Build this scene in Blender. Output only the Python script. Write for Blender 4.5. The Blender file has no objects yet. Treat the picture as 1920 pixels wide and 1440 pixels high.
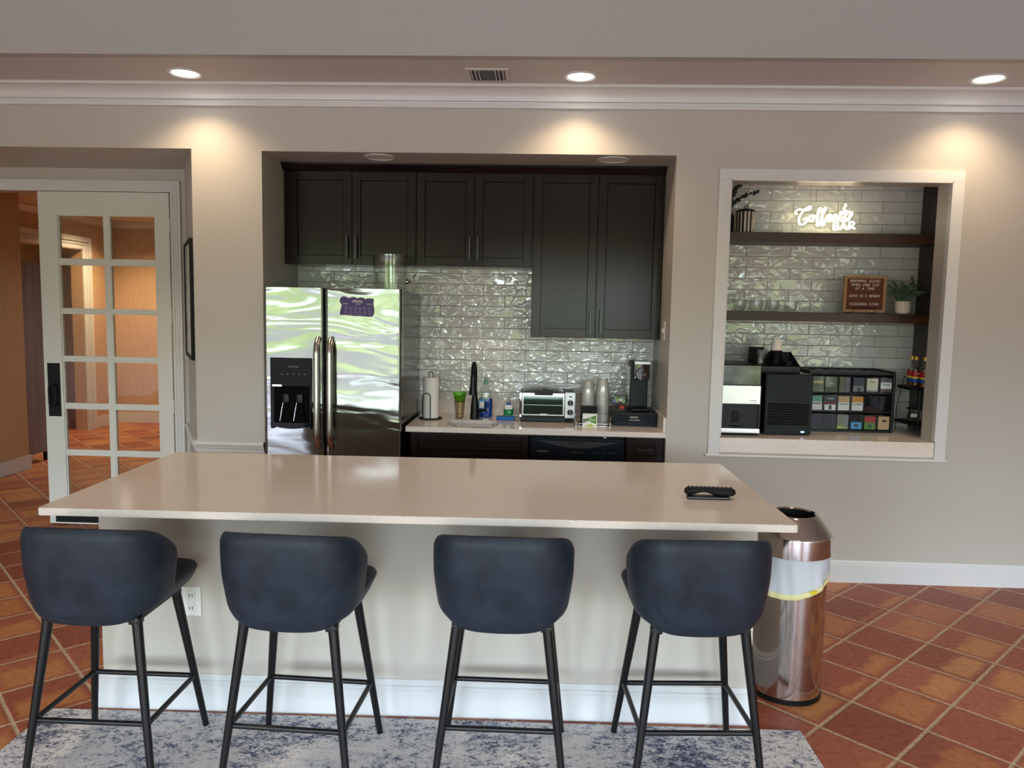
import bpy, bmesh, math, random
from mathutils import Vector, Matrix
PI = math.pi
SC = bpy.context.scene
COL = SC.collection
random.seed(7)

# ------------------------------------------------------------------ camera, world, light, exposure
def L1(c):
    c /= 255.0
    return c / 12.92 if c <= 0.04045 else ((c + 0.055) / 1.055) ** 2.4
def rgb(r, g, b): return (L1(r), L1(g), L1(b), 1.0)

CAM_F, CAM_YAW, CAM_PITCH, CAM_ROLL, CAM_H = 1428.43, 0.0391508, 0.0953901, 0.0189849, 1.63867
fw = Vector((-math.sin(CAM_YAW) * math.cos(CAM_PITCH), math.cos(CAM_YAW) * math.cos(CAM_PITCH), -math.sin(CAM_PITCH)))
rt = Vector((math.cos(CAM_YAW), math.sin(CAM_YAW), 0)); up = rt.cross(fw)
rt2 = math.cos(CAM_ROLL) * rt + math.sin(CAM_ROLL) * up
up2 = -math.sin(CAM_ROLL) * rt + math.cos(CAM_ROLL) * up
cam = bpy.data.cameras.new('camera'); camo = bpy.data.objects.new('camera', cam); COL.objects.link(camo)
cam.sensor_fit = 'HORIZONTAL'; cam.sensor_width = 36.0; cam.lens = 36.0 * CAM_F / 1920.0
cam.clip_start = 0.05; cam.clip_end = 200
M3 = Matrix((rt2, up2, -fw)).transposed()
camo.matrix_world = Matrix.Translation((0, 0, CAM_H)) @ M3.to_4x4()
SC.camera = camo

SC.view_settings.view_transform = 'Standard'; SC.view_settings.look = 'None'
SC.view_settings.gamma = 1; SC.view_settings.use_curve_mapping = False
SC.view_settings.exposure = 0.12
SC.cycles.use_denoising = True
SC.cycles.max_bounces = 10; SC.cycles.diffuse_bounces = 5; SC.cycles.glossy_bounces = 5
SC.cycles.transparent_max_bounces = 16; SC.cycles.transmission_bounces = 8
SC.cycles.caustics_reflective = False; SC.cycles.caustics_refractive = False
SC.cycles.sample_clamp_indirect = 6.0

class NT:
    """small node-tree helper"""
    def __init__(s, nt): s.nt = nt; s.n = nt.nodes; s.l = nt.links
    def new(s, t, ins=None, **kw):
        nd = s.n.new(t)
        for k, v in kw.items(): setattr(nd, k, v)
        for k, v in (ins or {}).items():
            if hasattr(v, 'is_output') or isinstance(v, bpy.types.NodeSocket): s.l.new(v, nd.inputs[k])
            else: nd.inputs[k].default_value = v
        return nd
    def math(s, op, a, b=0.0, c=0.0, clamp=False):
        return s.new('ShaderNodeMath', {0: a, 1: b, 2: c}, operation=op, use_clamp=clamp).outputs[0]
    def mix(s, f, a, b, blend='MIX'):
        nd = s.new('ShaderNodeMix', None, data_type='RGBA', blend_type=blend)
        for k, v in ((0, f), (6, a), (7, b)):
            if isinstance(v, bpy.types.NodeSocket): s.l.new(v, nd.inputs[k])
            else: nd.inputs[k].default_value = v
        return nd.outputs[2]
    def ramp(s, f, stops, interp='LINEAR'):
        nd = s.n.new('ShaderNodeValToRGB'); cr = nd.color_ramp; cr.interpolation = interp
        while len(cr.elements) < len(stops): cr.elements.new(0.5)
        for e, (p, c) in zip(cr.elements, stops): e.position = p; e.color = c
        s.l.new(f, nd.inputs[0]); return nd.outputs[0]
    def noise(s, vec, scale, detail=3.0, rough=0.55, dist=0.0, w=None):
        nd = s.n.new('ShaderNodeTexNoise')
        if w is not None:
            nd.noise_dimensions = '4D'; s.l.new(w, nd.inputs['W'])
        nd.inputs['Scale'].default_value = scale; nd.inputs['Detail'].default_value = detail
        nd.inputs['Roughness'].default_value = rough; nd.inputs['Distortion'].default_value = dist
        if vec is not None: s.l.new(vec, nd.inputs['Vector'])
        return nd.outputs[0]
    def mapv(s, vec, loc=(0, 0, 0), rot=(0, 0, 0), scale=(1, 1, 1)):
        return s.new('ShaderNodeMapping', {'Vector': vec, 'Location': loc, 'Rotation': rot, 'Scale': scale}).outputs[0]

# world: an outdoor garden and street seen through the windows behind the camera
WORLD_STRENGTH = 16.0
w = bpy.data.worlds.new('outdoors'); SC.world = w; w.use_nodes = True
wn = NT(w.node_tree); wn.n.clear()
tc = wn.new('ShaderNodeTexCoord').outputs['Generated']
sx = wn.new('ShaderNodeSeparateXYZ', {0: tc})
elev = sx.outputs[2]
nz1 = wn.noise(wn.mapv(tc, scale=(1, 1, 1.6)), 14.0, 6.0, 0.65)
nz2 = wn.noise(wn.mapv(tc, loc=(3, 1, 2), scale=(1, 1, 1.4)), 3.0, 3.0, 0.5)
wob = wn.math('MULTIPLY', wn.math('SUBTRACT', nz2, 0.5), 0.16)
elev2 = wn.math('ADD', elev, wob)
# values are relative radiances: shaded lawn and shrubs are far darker than the open sky
low = wn.ramp(nz1, [(0.30, (0.020, 0.030, 0.016, 1)), (0.45, (0.085, 0.120, 0.045, 1)), (0.56, (0.17, 0.21, 0.095, 1)), (0.64, (0.30, 0.36, 0.22, 1)), (0.72, (0.9, 1.0, 0.95, 1))])
crown = wn.ramp(nz1, [(0.34, (0.03, 0.045, 0.02, 1)), (0.44, (0.14, 0.19, 0.08, 1)), (0.50, (0.85, 0.98, 0.95, 1)), (0.57, (1.60, 1.86, 2.24, 1))])
sky = wn.ramp(elev, [(0.10, (1.75, 2.04, 2.50, 1)), (0.7, (1.0, 1.4, 2.3, 1))])
street = wn.ramp(wn.noise(wn.mapv(tc, scale=(1.5, 1.5, 42)), 3.0, 3.0), [(0.34, (0.055, 0.06, 0.065, 1)), (0.44, (0.09, 0.105, 0.11, 1)), (0.52, (0.15, 0.14, 0.135, 1)), (0.60, (0.105, 0.13, 0.135, 1)), (0.72, (0.17, 0.155, 0.155, 1))])
ground = wn.ramp(wn.noise(tc, 6.0, 4.0), [(0.3, (0.32, 0.34, 0.36, 1)), (0.7, (0.46, 0.49, 0.52, 1))])
def step(v, a, b): return wn.new('ShaderNodeMapRange', {0: v, 1: a, 2: b, 3: 0.0, 4: 1.0}).outputs[0]
a0 = wn.mix(step(elev2, 0.03, 0.07), low, crown)
a1 = wn.mix(step(elev2, 0.16, 0.34), a0, sky)
a2 = wn.mix(step(wn.math('ADD', elev, wn.math('MULTIPLY', wob, 0.2)), -0.045, -0.033), street, a1)
a3 = wn.mix(step(elev, -0.14, -0.12), ground, a2)
nz3 = wn.noise(wn.mapv(tc, scale=(1, 1, 0.8)), 55.0, 5.0, 0.7)
lawn = wn.ramp(nz3, [(0.36, (0.012, 0.02, 0.008, 1)), (0.46, (0.10, 0.13, 0.045, 1)), (0.54, (0.17, 0.20, 0.10, 1)), (0.62, (0.36, 0.40, 0.27, 1))])
side = wn.math('MULTIPLY', step(sx.outputs[0], 0.22, 0.30), wn.math('SUBTRACT', 1.0, step(elev, -0.05, -0.02)))
a3 = wn.mix(side, a3, lawn)
bg = wn.new('ShaderNodeBackground', {'Color': a3, 'Strength': WORLD_STRENGTH})
wo = wn.new('ShaderNodeOutputWorld', {0: bg.outputs[0]})

# room constants (metres; X right, Y away from the camera, Z up)
YW = 4.69           # front face of the long back wall
YB = 5.375          # back of the kitchen recess and of the coffee alcove
ZC = 2.96           # lower ceiling (soffit) height
YS = 4.11           # front edge of the soffit
ZH = 3.75           # high ceiling of the main room
XL, XR, YF = -7.2, 6.2, -4.6

WINS = [(-6.3, -1.9), (-1.05, 1.95), (3.1, 5.9)]   # openings in the front wall
WZ0, WZ1 = 0.12, 2.52
for i, (x0, x1) in enumerate(WINS):      # light portals guide the daylight sampling
    ld = bpy.data.lights.new('window_portal', 'AREA'); ld.shape = 'RECTANGLE'
    ld.size = x1 - x0; ld.size_y = WZ1 - WZ0; ld.cycles.is_portal = True
    lo = bpy.data.objects.new('window_portal', ld); COL.objects.link(lo)
    lo.location = ((x0 + x1) / 2, YF, (WZ0 + WZ1) / 2); lo.rotation_euler = (PI / 2, 0, 0)   # -Z points to +Y

WARM = (1.0, 0.74, 0.47)
def spot(name, loc, energy, color=WARM, size=1.9, blend=0.7, radius=0.06, rot=(0, 0, 0)):
    ld = bpy.data.lights.new(name, 'SPOT'); ld.energy = energy; ld.color = color
    ld.spot_size = size; ld.spot_blend = blend; ld.shadow_soft_size = radius
    lo = bpy.data.objects.new(name, ld); COL.objects.link(lo); lo.location = loc; lo.rotation_euler = rot
    return lo
DOWNLIGHTS = [(-2.08, 4.43), (0.18, 4.44), (2.415, 4.43)]
SPOT_W = 32.0
ROOM_W = 55.0
HALL_W = 95.0

# ------------------------------------------------------------------ materials
MATS = {}
def mat(name, col, rough=0.5, metal=0.0, **kw):
    if name in MATS: return MATS[name]
    m = bpy.data.materials.new(name); m.use_nodes = True
    t = NT(m.node_tree); b = t.n['Principled BSDF']
    b.inputs['Base Color'].default_value = col; b.inputs['Roughness'].default_value = rough
    b.inputs['Metallic'].default_value = metal
    for k, v in kw.items(): b.inputs[k.replace('_', ' ')].default_value = v
    # faint procedural variation keeps every surface from being perfectly flat
    MATS[name] = m; m['b'] = 1
    return m
def pm(name):
    m = bpy.data.materials.new(name); m.use_nodes = True
    t = NT(m.node_tree); MATS[name] = m
    return m, t, t.n['Principled BSDF']
def bump(t, b, h, strength=0.3, dist=0.01):
    nd = t.new('ShaderNodeBump', {'Height': h, 'Strength': strength, 'Distance': dist})
    t.l.new(nd.outputs[0], b.inputs['Normal'])
def obco(t): return t.new('ShaderNodeTexCoord').outputs['Object']

def paint(name, col, rough=0.55, b_s=0.06):
    m, t, b = pm(name); co = obco(t)
    n = t.noise(co, 1.3, 2.0)
    c2 = tuple(v * 0.94 for v in col[:3]) + (1,)
    t.l.new(t.mix(n, col, c2), b.inputs['Base Color']); b.inputs['Roughness'].default_value = rough
    bump(t, b, t.noise(co, 260.0, 2.0), b_s, 0.002)
    return m
M_WALL = paint('wall_paint_greige', rgb(189, 185, 178), 0.42)
M_FASCIA = paint('upper_wall_paint', rgb(176, 175, 174), 0.5)
M_CEIL = paint('ceiling_paint', rgb(206, 202, 201), 0.6)
M_TRIM = paint('white_trim_paint', rgb(214, 216, 217), 0.32, 0.02)
M_DOOR = paint('white_door_paint', rgb(216, 219, 214), 0.35, 0.02)
M_WHITEROOM = paint('far_white_paint', rgb(225, 218, 205), 0.6)
M_ISL = paint('island_base_paint', rgb(196, 190, 180), 0.4)

def m_grasscloth():
    m, t, b = pm('tan_wallcovering'); co = obco(t)
    n = t.noise(t.mapv(co, scale=(90, 90, 2.0)), 3.0, 4.0)
    t.l.new(t.ramp(n, [(0.3, rgb(182, 148, 114)), (0.7, rgb(206, 173, 136))]), b.inputs['Base Color'])
    b.inputs['Roughness'].default_value = 0.7
    bump(t, b, n, 0.2, 0.002)
    return m
M_TAN = m_grasscloth()

def m_floor():
    m, t, b = pm('terracotta_tile'); co = obco(t)
    P = 0.2995
    r = t.mapv(t.mapv(co, loc=(-1.568, -3.389, 0)), rot=(0, 0, PI / 4), scale=(1, 1, 1))
    s = t.new('ShaderNodeSeparateXYZ', {0: r})
    wob = t.noise(co, 7.0, 2.0)
    u = t.math('ADD', t.math('DIVIDE', s.outputs[0], P), t.math('MULTIPLY', t.math('SUBTRACT', wob, 0.5), 0.02))
    v = t.math('ADD', t.math('DIVIDE', s.outputs[1], P), t.math('MULTIPLY', t.math('SUBTRACT', t.noise(t.mapv(co, loc=(5, 5, 0)), 7.0, 2.0), 0.5), 0.02))
    fu, fv = t.math('FRACT', u), t.math('FRACT', v)
    idv = t.new('ShaderNodeCombineXYZ', {0: t.math('FLOOR', u), 1: t.math('FLOOR', v)}).outputs[0]
    wn_ = t.new('ShaderNodeTexWhiteNoise', {'Vector': idv}, noise_dimensions='2D')
    rnd = wn_.outputs[0]; rnd3 = t.new('ShaderNodeSeparateColor', {0: wn_.outputs[1]})
    du = t.math('MINIMUM', fu, t.math('SUBTRACT', 1.0, fu)); dv = t.math('MINIMUM', fv, t.math('SUBTRACT', 1.0, fv))
    d = t.math('MINIMUM', du, dv)
    tile = t.ramp(d, [(0.018, (0, 0, 0, 1)), (0.029, (1, 1, 1, 1))])
    # each tile: brick red body with an ochre flash that starts at a random straight edge
    fl = t.math('ADD', t.math('MULTIPLY', t.math('SUBTRACT', fu, rnd3.outputs[1]), 1.6), t.math('MULTIPLY', t.math('SUBTRACT', t.noise(co, 9.0, 4.0), 0.5), 0.7))
    edge = t.ramp(d, [(0.05, (0, 0, 0, 1)), (0.16, (1, 1, 1, 1))])
    flash = t.math('MULTIPLY', t.ramp(t.math('ADD', fl, t.math('SUBTRACT', rnd, 0.35)), [(0.22, (0, 0, 0, 1)), (0.42, (1, 1, 1, 1))]), edge)
    red = t.ramp(rnd, [(0.0, rgb(138, 72, 52)), (0.5, rgb(154, 84, 60)), (1.0, rgb(166, 98, 70))])
    och = t.ramp(rnd3.outputs[2], [(0.0, rgb(172, 108, 66)), (0.6, rgb(186, 128, 76)), (1.0, rgb(194, 138, 88))])
    body = t.mix(t.math('MULTIPLY', flash, 0.9), red, och)
    mott = t.noise(co, 34.0, 5.0, 0.65)
    body = t.mix(0.55, body, t.ramp(mott, [(0.3, rgb(96, 50, 32)), (0.55, (0.5, 0.5, 0.5, 1)), (0.75, rgb(215, 190, 165))]), 'SOFT_LIGHT')
    pits = t.ramp(t.noise(co, 160.0, 2.0), [(0.26, (0, 0, 0, 1)), (0.30, (1, 1, 1, 1))])
    body = t.mix(pits, rgb(70, 36, 24), body)
    gr = t.ramp(t.noise(co, 60.0, 4.0), [(0.3, rgb(150, 126, 98)), (0.7, rgb(204, 182, 148))])
    t.l.new(t.mix(tile, gr, body), b.inputs['Base Color'])
    t.l.new(t.ramp(t.math('MULTIPLY', tile, t.math('ADD', 0.6, t.math('MULTIPLY', mott, 0.4))), [(0.0, (0.75, 0.75, 0.75, 1)), (1.0, (0.42, 0.42, 0.42, 1))]), b.inputs['Roughness'])
    h = t.math('ADD', t.math('MULTIPLY', t.ramp(d, [(0.008, (0, 0, 0, 1)), (0.05, (1, 1, 1, 1))]), 1.0), t.math('MULTIPLY', t.noise(co, 11.0, 3.0), 0.35))
    bump(t, b, h, 0.35, 0.006)
    return m
M_FLOOR = m_floor()

def m_subway():
    m, t, b = pm('glazed_subway_tile'); co = obco(t)
    mp = t.mapv(co, loc=(0.122, 0.0, 0.0), rot=(-PI / 2, 0, 0))     # x, z -> x, y
    br = t.new('ShaderNodeTexBrick', {'Vector': mp, 'Color1': (0, 0, 0, 1), 'Color2': (1, 1, 1, 1), 'Mortar': (0.5, 0.5, 0.5, 1),
               'Scale': 1.0, 'Mortar Size': 0.0017, 'Mortar Smooth': 0.15, 'Bias': 0.0, 'Brick Width': 0.302, 'Row Height': 0.0758}, offset=0.5, offset_frequency=2, squash=1.0)
    rnd = t.new('ShaderNodeSeparateColor', {0: br.outputs['Color']}).outputs[0]
    mort = br.outputs['Fac']
    base = t.ramp(rnd, [(0, rgb(210, 213, 209)), (1, rgb(222, 224, 220))])
    t.l.new(t.mix(mort, base, rgb(104, 106, 100)), b.inputs['Base Color'])
    t.l.new(t.ramp(mort, [(0, (0.035, 0.035, 0.035, 1)), (1, (0.7, 0.7, 0.7, 1))]), b.inputs['Roughness'])
    b.inputs['IOR'].default_value = 1.55
    b.inputs['Specular IOR Level'].default_value = 0.65
    wv = t.math('MULTIPLY', rnd, 9.0)
    wav = t.noise(t.mapv(co, scale=(1.0, 1.0, 1.4)), 14.5, 1.0, 0.45, 0.5, w=wv)
    # pillow edge: the brick mask again with a soft mortar
    br2 = t.new('ShaderNodeTexBrick', {'Vector': mp, 'Color1': (1, 1, 1, 1), 'Color2': (1, 1, 1, 1), 'Mortar': (0, 0, 0, 1),
               'Scale': 1.0, 'Mortar Size': 0.006, 'Mortar Smooth': 1.0, 'Brick Width': 0.302, 'Row Height': 0.0758}, offset=0.5, offset_frequency=2)
    wav = t.new('ShaderNodeMapRange', {0: wav, 1: 0.40, 2: 0.76, 3: 0.0, 4: 1.05}, interpolation_type='SMOOTHSTEP').outputs[0]
    h = t.math('SUBTRACT', t.math('MULTIPLY', wav, 1.0), t.math('MULTIPLY', br2.outputs['Fac'], 0.16))
    h = t.math('SUBTRACT', h, t.math('MULTIPLY', mort, 0.25))
    bump(t, b, h, 0.5, 0.0075)
    return m
M_TILE = m_subway()

def m_quartz(name, c0, c1, dark):
    m, t, b = pm(name); co = obco(t)
    n1 = t.noise(co, 230.0, 2.0, 0.5); n2 = t.noise(t.mapv(co, loc=(9, 4, 2)), 150.0, 2.0, 0.5); n3 = t.noise(co, 5.0, 3.0)
    c = t.mix(n3, c0, c1)
    c = t.mix(t.ramp(n1, [(0.62, (0, 0, 0, 1)), (0.70, (0.8, 0.8, 0.8, 1))]), c, dark)
    c = t.mix(t.ramp(n2, [(0.64, (0, 0, 0, 1)), (0.70, (0.8, 0.8, 0.8, 1))]), c, rgb(244, 240, 234))
    t.l.new(c, b.inputs['Base Color']); b.inputs['Roughness'].default_value = 0.12
    b.inputs['Specular IOR Level'].default_value = 0.5
    return m
M_QUARTZ = m_quartz('speckled_quartz', rgb(230, 221, 213), rgb(222, 213, 204), rgb(150, 138, 128))

def m_wood(name, dark, light, rough=0.38, axis=0, sc=1.0, bs=0.08):
    m, t, b = pm(name); co = obco(t)
    s = [28.0, 28.0, 28.0]; s[axis] = 1.6
    n = t.noise(t.mapv(co, scale=tuple(v * sc for v in s)), 1.0, 5.0, 0.6, 0.8)
    t.l.new(t.ramp(n, [(0.3, dark), (0.7, light)]), b.inputs['Base Color'])
    b.inputs['Roughness'].default_value = rough
    bump(t, b, n, bs, 0.002)
    return m
M_ESP = m_wood('espresso_cabinet_wood', rgb(25, 15, 14), rgb(29, 18, 17), 0.22, 2, bs=0.0)
M_ESP.node_tree.nodes['Principled BSDF'].inputs['Specular IOR Level'].default_value = 0.30
M_SHELF = m_wood('walnut_shelf_wood', rgb(44, 28, 20), rgb(82, 54, 36), 0.45, 0)
M_GABLE = m_wood('dark_gable_wood', rgb(40, 30, 25), rgb(54, 40, 33), 0.5, 2)
M_OAK = m_wood('light_oak_frame', rgb(150, 108, 66), rgb(180, 136, 90), 0.5, 2)
M_GREYWOOD = m_wood('grey_wood_laminate', rgb(122, 120, 126), rgb(150, 148, 152), 0.5, 2, 0.7)

def m_steel(name, col, rough, sc=(1, 1, 1), bs=0.0, bscale=2.0, bd=0.05, aniso=0.0):
    m, t, b = pm(name); co = obco(t)
    b.inputs['Base Color'].default_value = col; b.inputs['Metallic'].default_value = 1.0
    n = t.noise(t.mapv(co, scale=sc), 40.0, 3.0)
    t.l.new(t.ramp(n, [(0.3, (rough * 0.85,) * 3 + (1,)), (0.7, (rough * 1.2,) * 3 + (1,))]), b.inputs['Roughness'])
    if aniso:
        b.inputs['Anisotropic'].default_value = aniso
    if bs: bump(t, b, t.noise(t.mapv(co, scale=(1.0, 1.0, 3.4)), bscale, 2.0, 0.35, 0.9), bs, bd)
    return m
M_FRIDGE = m_steel('wavy_stainless_steel', rgb(142, 144, 142), 0.11, (1, 1, 30), 0.22, 1.8, 0.05)
M_STEEL = m_steel('brushed_steel', rgb(190, 188, 184), 0.24, (30, 30, 1))
M_CHROME = mat('chrome', rgb(225, 225, 225), 0.06, 1.0)
M_CAN = m_steel('trash_can_steel', rgb(204, 198, 192), 0.12, (60, 60, 0.3), 0.0)

def m_leather():
    m, t, b = pm('navy_leather'); co = obco(t)
    n = t.noise(co, 9.0, 5.0, 0.65, 0.6)
    t.l.new(t.ramp(n, [(0.3, rgb(21, 28, 39)), (0.72, rgb(40, 49, 63))]), b.inputs['Base Color'])
    b.inputs['Roughness'].default_value = 0.5; b.inputs['Specular IOR Level'].default_value = 0.3
    bump(t, b, t.noise(co, 140.0, 3.0), 0.10, 0.002)
    return m
M_LEATHER = m_leather()
M_BLKMETAL = mat('black_metal', rgb(20, 20, 22), 0.36, 0.3)
M_BLK = mat('black_plastic', rgb(14, 15, 16), 0.32, Specular_IOR_Level=0.22)
M_BLKGLOSS = mat('gloss_black', rgb(8, 9, 11), 0.03, IOR=1.7)
M_BLKMATT = mat('matt_black', rgb(13, 14, 15), 0.6, Specular_IOR_Level=0.25)
M_DKGREY = mat('dark_grey_plastic', rgb(26, 31, 34), 0.42, Specular_IOR_Level=0.2)
M_NAVYBLK = mat('blue_black_plastic', rgb(12, 21, 29), 0.28, Specular_IOR_Level=0.16)
M_GREY = mat('grey_plastic', rgb(120, 122, 122), 0.4)
M_WHITE = mat('white_plastic', rgb(232, 232, 228), 0.35)
M_PAPER = mat('white_paper', rgb(232, 230, 224), 0.8)
M_CREAM = mat('cream_paper', rgb(226, 214, 196), 0.7)
M_SILVER = mat('silver_plastic', rgb(196, 198, 200), 0.35, 0.5)
M_GOLD = mat('gold_cap', rgb(205, 165, 50), 0.35, 0.5)
M_GREEN = mat('green_lid_plastic', rgb(92, 172, 28), 0.35)
M_BLUEL = mat('blue_soap', rgb(8, 62, 160), 0.15)
M_GREENL = mat('green_soap', rgb(22, 150, 82), 0.15)
M_SPONGE = mat('blue_sponge', rgb(36, 104, 172), 0.85)
M_PURPLE = mat('purple_magnet', rgb(66, 52, 112), 0.5)
M_LILAC = mat('lilac_print', rgb(150, 140, 176), 0.6)
M_TEXT = mat('white_print', rgb(238, 236, 230), 0.6)
M_GREYTEXT = mat('grey_print', rgb(140, 148, 152), 0.5)
M_DKTEXT = mat('dark_print', rgb(40, 40, 42), 0.6)
M_BRONZE = mat('bronze_felt', rgb(104, 56, 36), 0.9)
M_TEAL = mat('teal_glass_panel', rgb(96, 140, 130), 0.3)
M_LEAF = mat('grey_green_leaf', rgb(74, 98, 76), 0.6)
M_LEAFD = mat('dark_eucalyptus_leaf', rgb(38, 44, 40), 0.6)
M_BAG = mat('white_bin_liner', rgb(206, 214, 226), 0.38)
M_YEL = mat('pale_yellow_drawstring', rgb(226, 222, 166), 0.5)
M_YEL2 = mat('yellow_tag', rgb(226, 206, 40), 0.5)
M_RED = mat('red_print', rgb(172, 28, 38), 0.5)
M_BLUE = mat('blue_print', rgb(24, 70, 160), 0.5)
M_SKYB = mat('sky_blue_print', rgb(86, 160, 214), 0.5)
M_YELP = mat('yellow_print', rgb(240, 208, 30), 0.5)
M_GRNP = mat('green_print', rgb(92, 138, 48), 0.5)
M_LIME = mat('lime_print', rgb(176, 190, 84), 0.5)
M_MINT = mat('mint_print', rgb(110, 182, 150), 0.5)
M_ORNG = mat('orange_print', rgb(222, 150, 62), 0.5)
M_SAND = mat('sand_print', rgb(206, 168, 122), 0.5)
M_BROWN = mat('brown_print', rgb(66, 46, 44), 0.5)
M_PLUM = mat('plum_print', rgb(74, 62, 72), 0.5)
M_SLATE = mat('slate_print', rgb(48, 60, 72), 0.5)
M_MAROON = mat('maroon_print', rgb(112, 40, 48), 0.5)
M_PINK = mat('pink_print', rgb(196, 74, 72), 0.5)
M_AMBER = mat('amber_syrup', rgb(120, 70, 20), 0.1)

def thin_glass(name, tint=(1, 1, 1, 1), fac=0.10, rough=0.02, wav=0.0, face=0.03):
    m = bpy.data.materials.new(name); m.use_nodes = True; t = NT(m.node_tree); t.n.clear(); MATS[name] = m
    fr = t.new('ShaderNodeLayerWeight', {'Blend': 0.5})
    gl = t.new('ShaderNodeBsdfGlossy', {'Color': (1, 1, 1, 1), 'Roughness': rough})
    if wav:
        bm_ = t.new('ShaderNodeBump', {'Height': t.noise(obco(t), 3.5, 2.0, 0.4), 'Strength': wav, 'Distance': 0.03})
        t.l.new(bm_.outputs[0], gl.inputs['Normal'])
    tr = t.new('ShaderNodeBsdfTransparent', {'Color': tint})
    f = t.math('ADD', t.math('MULTIPLY', t.math('POWER', fr.outputs[1], 4.0), 0.85), face, clamp=True)
    mx = t.new('ShaderNodeMixShader', {0: f, 1: tr.outputs[0], 2: gl.outputs[0]})
    t.new('ShaderNodeOutputMaterial', {0: mx.outputs[0]})
    return m
M_GLASS = thin_glass('door_pane_glass', (0.96, 0.97, 0.95, 1), wav=0.12)
M_CLEAR = thin_glass('clear_acrylic', (0.90, 0.92, 0.91, 1), face=0.06)
M_CLEAR2 = thin_glass('drawer_acrylic', (0.90, 0.93, 0.94, 1), face=0.010)
M_CUPGL = thin_glass('cup_glass', (0.95, 0.96, 0.95, 1), face=0.06)
M_FILM = thin_glass('plastic_film', (0.93, 0.94, 0.94, 1), rough=0.12, face=0.07)

def m_emit(name, col, s):
    m = bpy.data.materials.new(name); m.use_nodes = True; t = NT(m.node_tree); t.n.clear(); MATS[name] = m
    e = t.new('ShaderNodeEmission', {'Color': col, 'Strength': s}); t.new('ShaderNodeOutputMaterial', {0: e.outputs[0]})
    return m
M_LENS = m_emit('downlight_lens_glow', (1.0, 0.93, 0.82, 1), 9.0)
M_NEON = m_emit('neon_tube_glow', (1.0, 0.82, 0.54, 1), 8.0)
M_BLUELED = m_emit('blue_led_badge', (0.5, 0.6, 1.0, 1), 1.6)

def m_rug():
    m, t, b = pm('distressed_rug_pile'); co = obco(t)
    big = t.noise(co, 2.6, 4.0, 0.6, 0.5)
    med = t.noise(t.mapv(co, scale=(1.0, 1.5, 1)), 26.0, 4.0, 0.7, 0.4)
    fine = t.noise(t.mapv(co, scale=(1.0, 2.2, 1)), 85.0, 3.0, 0.7)
    k = t.math('ADD', t.math('MULTIPLY', t.math('SUBTRACT', big, 0.5), 0.85), t.math('ADD', t.math('MULTIPLY', t.math('SUBTRACT', med, 0.5), 0.95), t.math('MULTIPLY', t.math('SUBTRACT', fine, 0.5), 0.95)))
    k = t.math('ADD', k, 0.5)
    c = t.ramp(k, [(0.22, rgb(46, 54, 82)), (0.35, rgb(98, 106, 128)), (0.42, rgb(160, 163, 170)), (0.49, rgb(204, 202, 201)), (0.75, rgb(222, 218, 213))])
    t.l.new(c, b.inputs['Base Color']); b.inputs['Roughness'].default_value = 0.95
    bump(t, b, t.noise(co, 240.0, 3.0), 0.5, 0.004)
    return m
M_RUG = m_rug()

def m_stripes():
    m, t, b = pm('black_white_striped_glaze'); co = obco(t)
    s = t.new('ShaderNodeSeparateXYZ', {0: co})
    an = t.math('ARCTAN2', s.outputs[1], s.outputs[0])
    f = t.math('FRACT', t.math('ADD', t.math('MULTIPLY', an, 15 / (2 * PI)), 0.2))
    t.l.new(t.ramp(f, [(0.0, rgb(24, 20, 22)), (0.5, rgb(214, 206, 190))], 'CONSTANT'), b.inputs['Base Color'])
    b.inputs['Roughness'].default_value = 0.25
    return m
M_STRIPE = m_stripes()

def m_art():
    m, t, b = pm('abstract_grey_print'); co = obco(t)
    n = t.noise(co, 3.0, 3.0, 0.5, 2.0)
    t.l.new(t.ramp(n, [(0.35, rgb(110, 116, 110)), (0.48, rgb(214, 214, 208)), (0.6, rgb(230, 230, 226)), (0.7, rgb(150, 154, 148))]), b.inputs['Base Color'])
    b.inputs['Roughness'].default_value = 0.15
    return m
M_ART = m_art()
def m_pods():
    m, t, b = pm('mixed_sachets_print'); co = obco(t)
    v = t.new('ShaderNodeTexVoronoi', {'Vector': co, 'Scale': 48.0})
    s = t.new('ShaderNodeSeparateColor', {0: v.outputs['Color']})
    t.l.new(t.ramp(s.outputs[0], [(0.0, rgb(52, 66, 60)), (0.2, rgb(126, 158, 104)), (0.4, rgb(110, 120, 176)), (0.6, rgb(190, 196, 200)), (0.8, rgb(40, 46, 60)), (1.0, rgb(160, 190, 120))], 'CONSTANT'), b.inputs['Base Color'])
    return m
M_PODS = m_pods()

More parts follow.
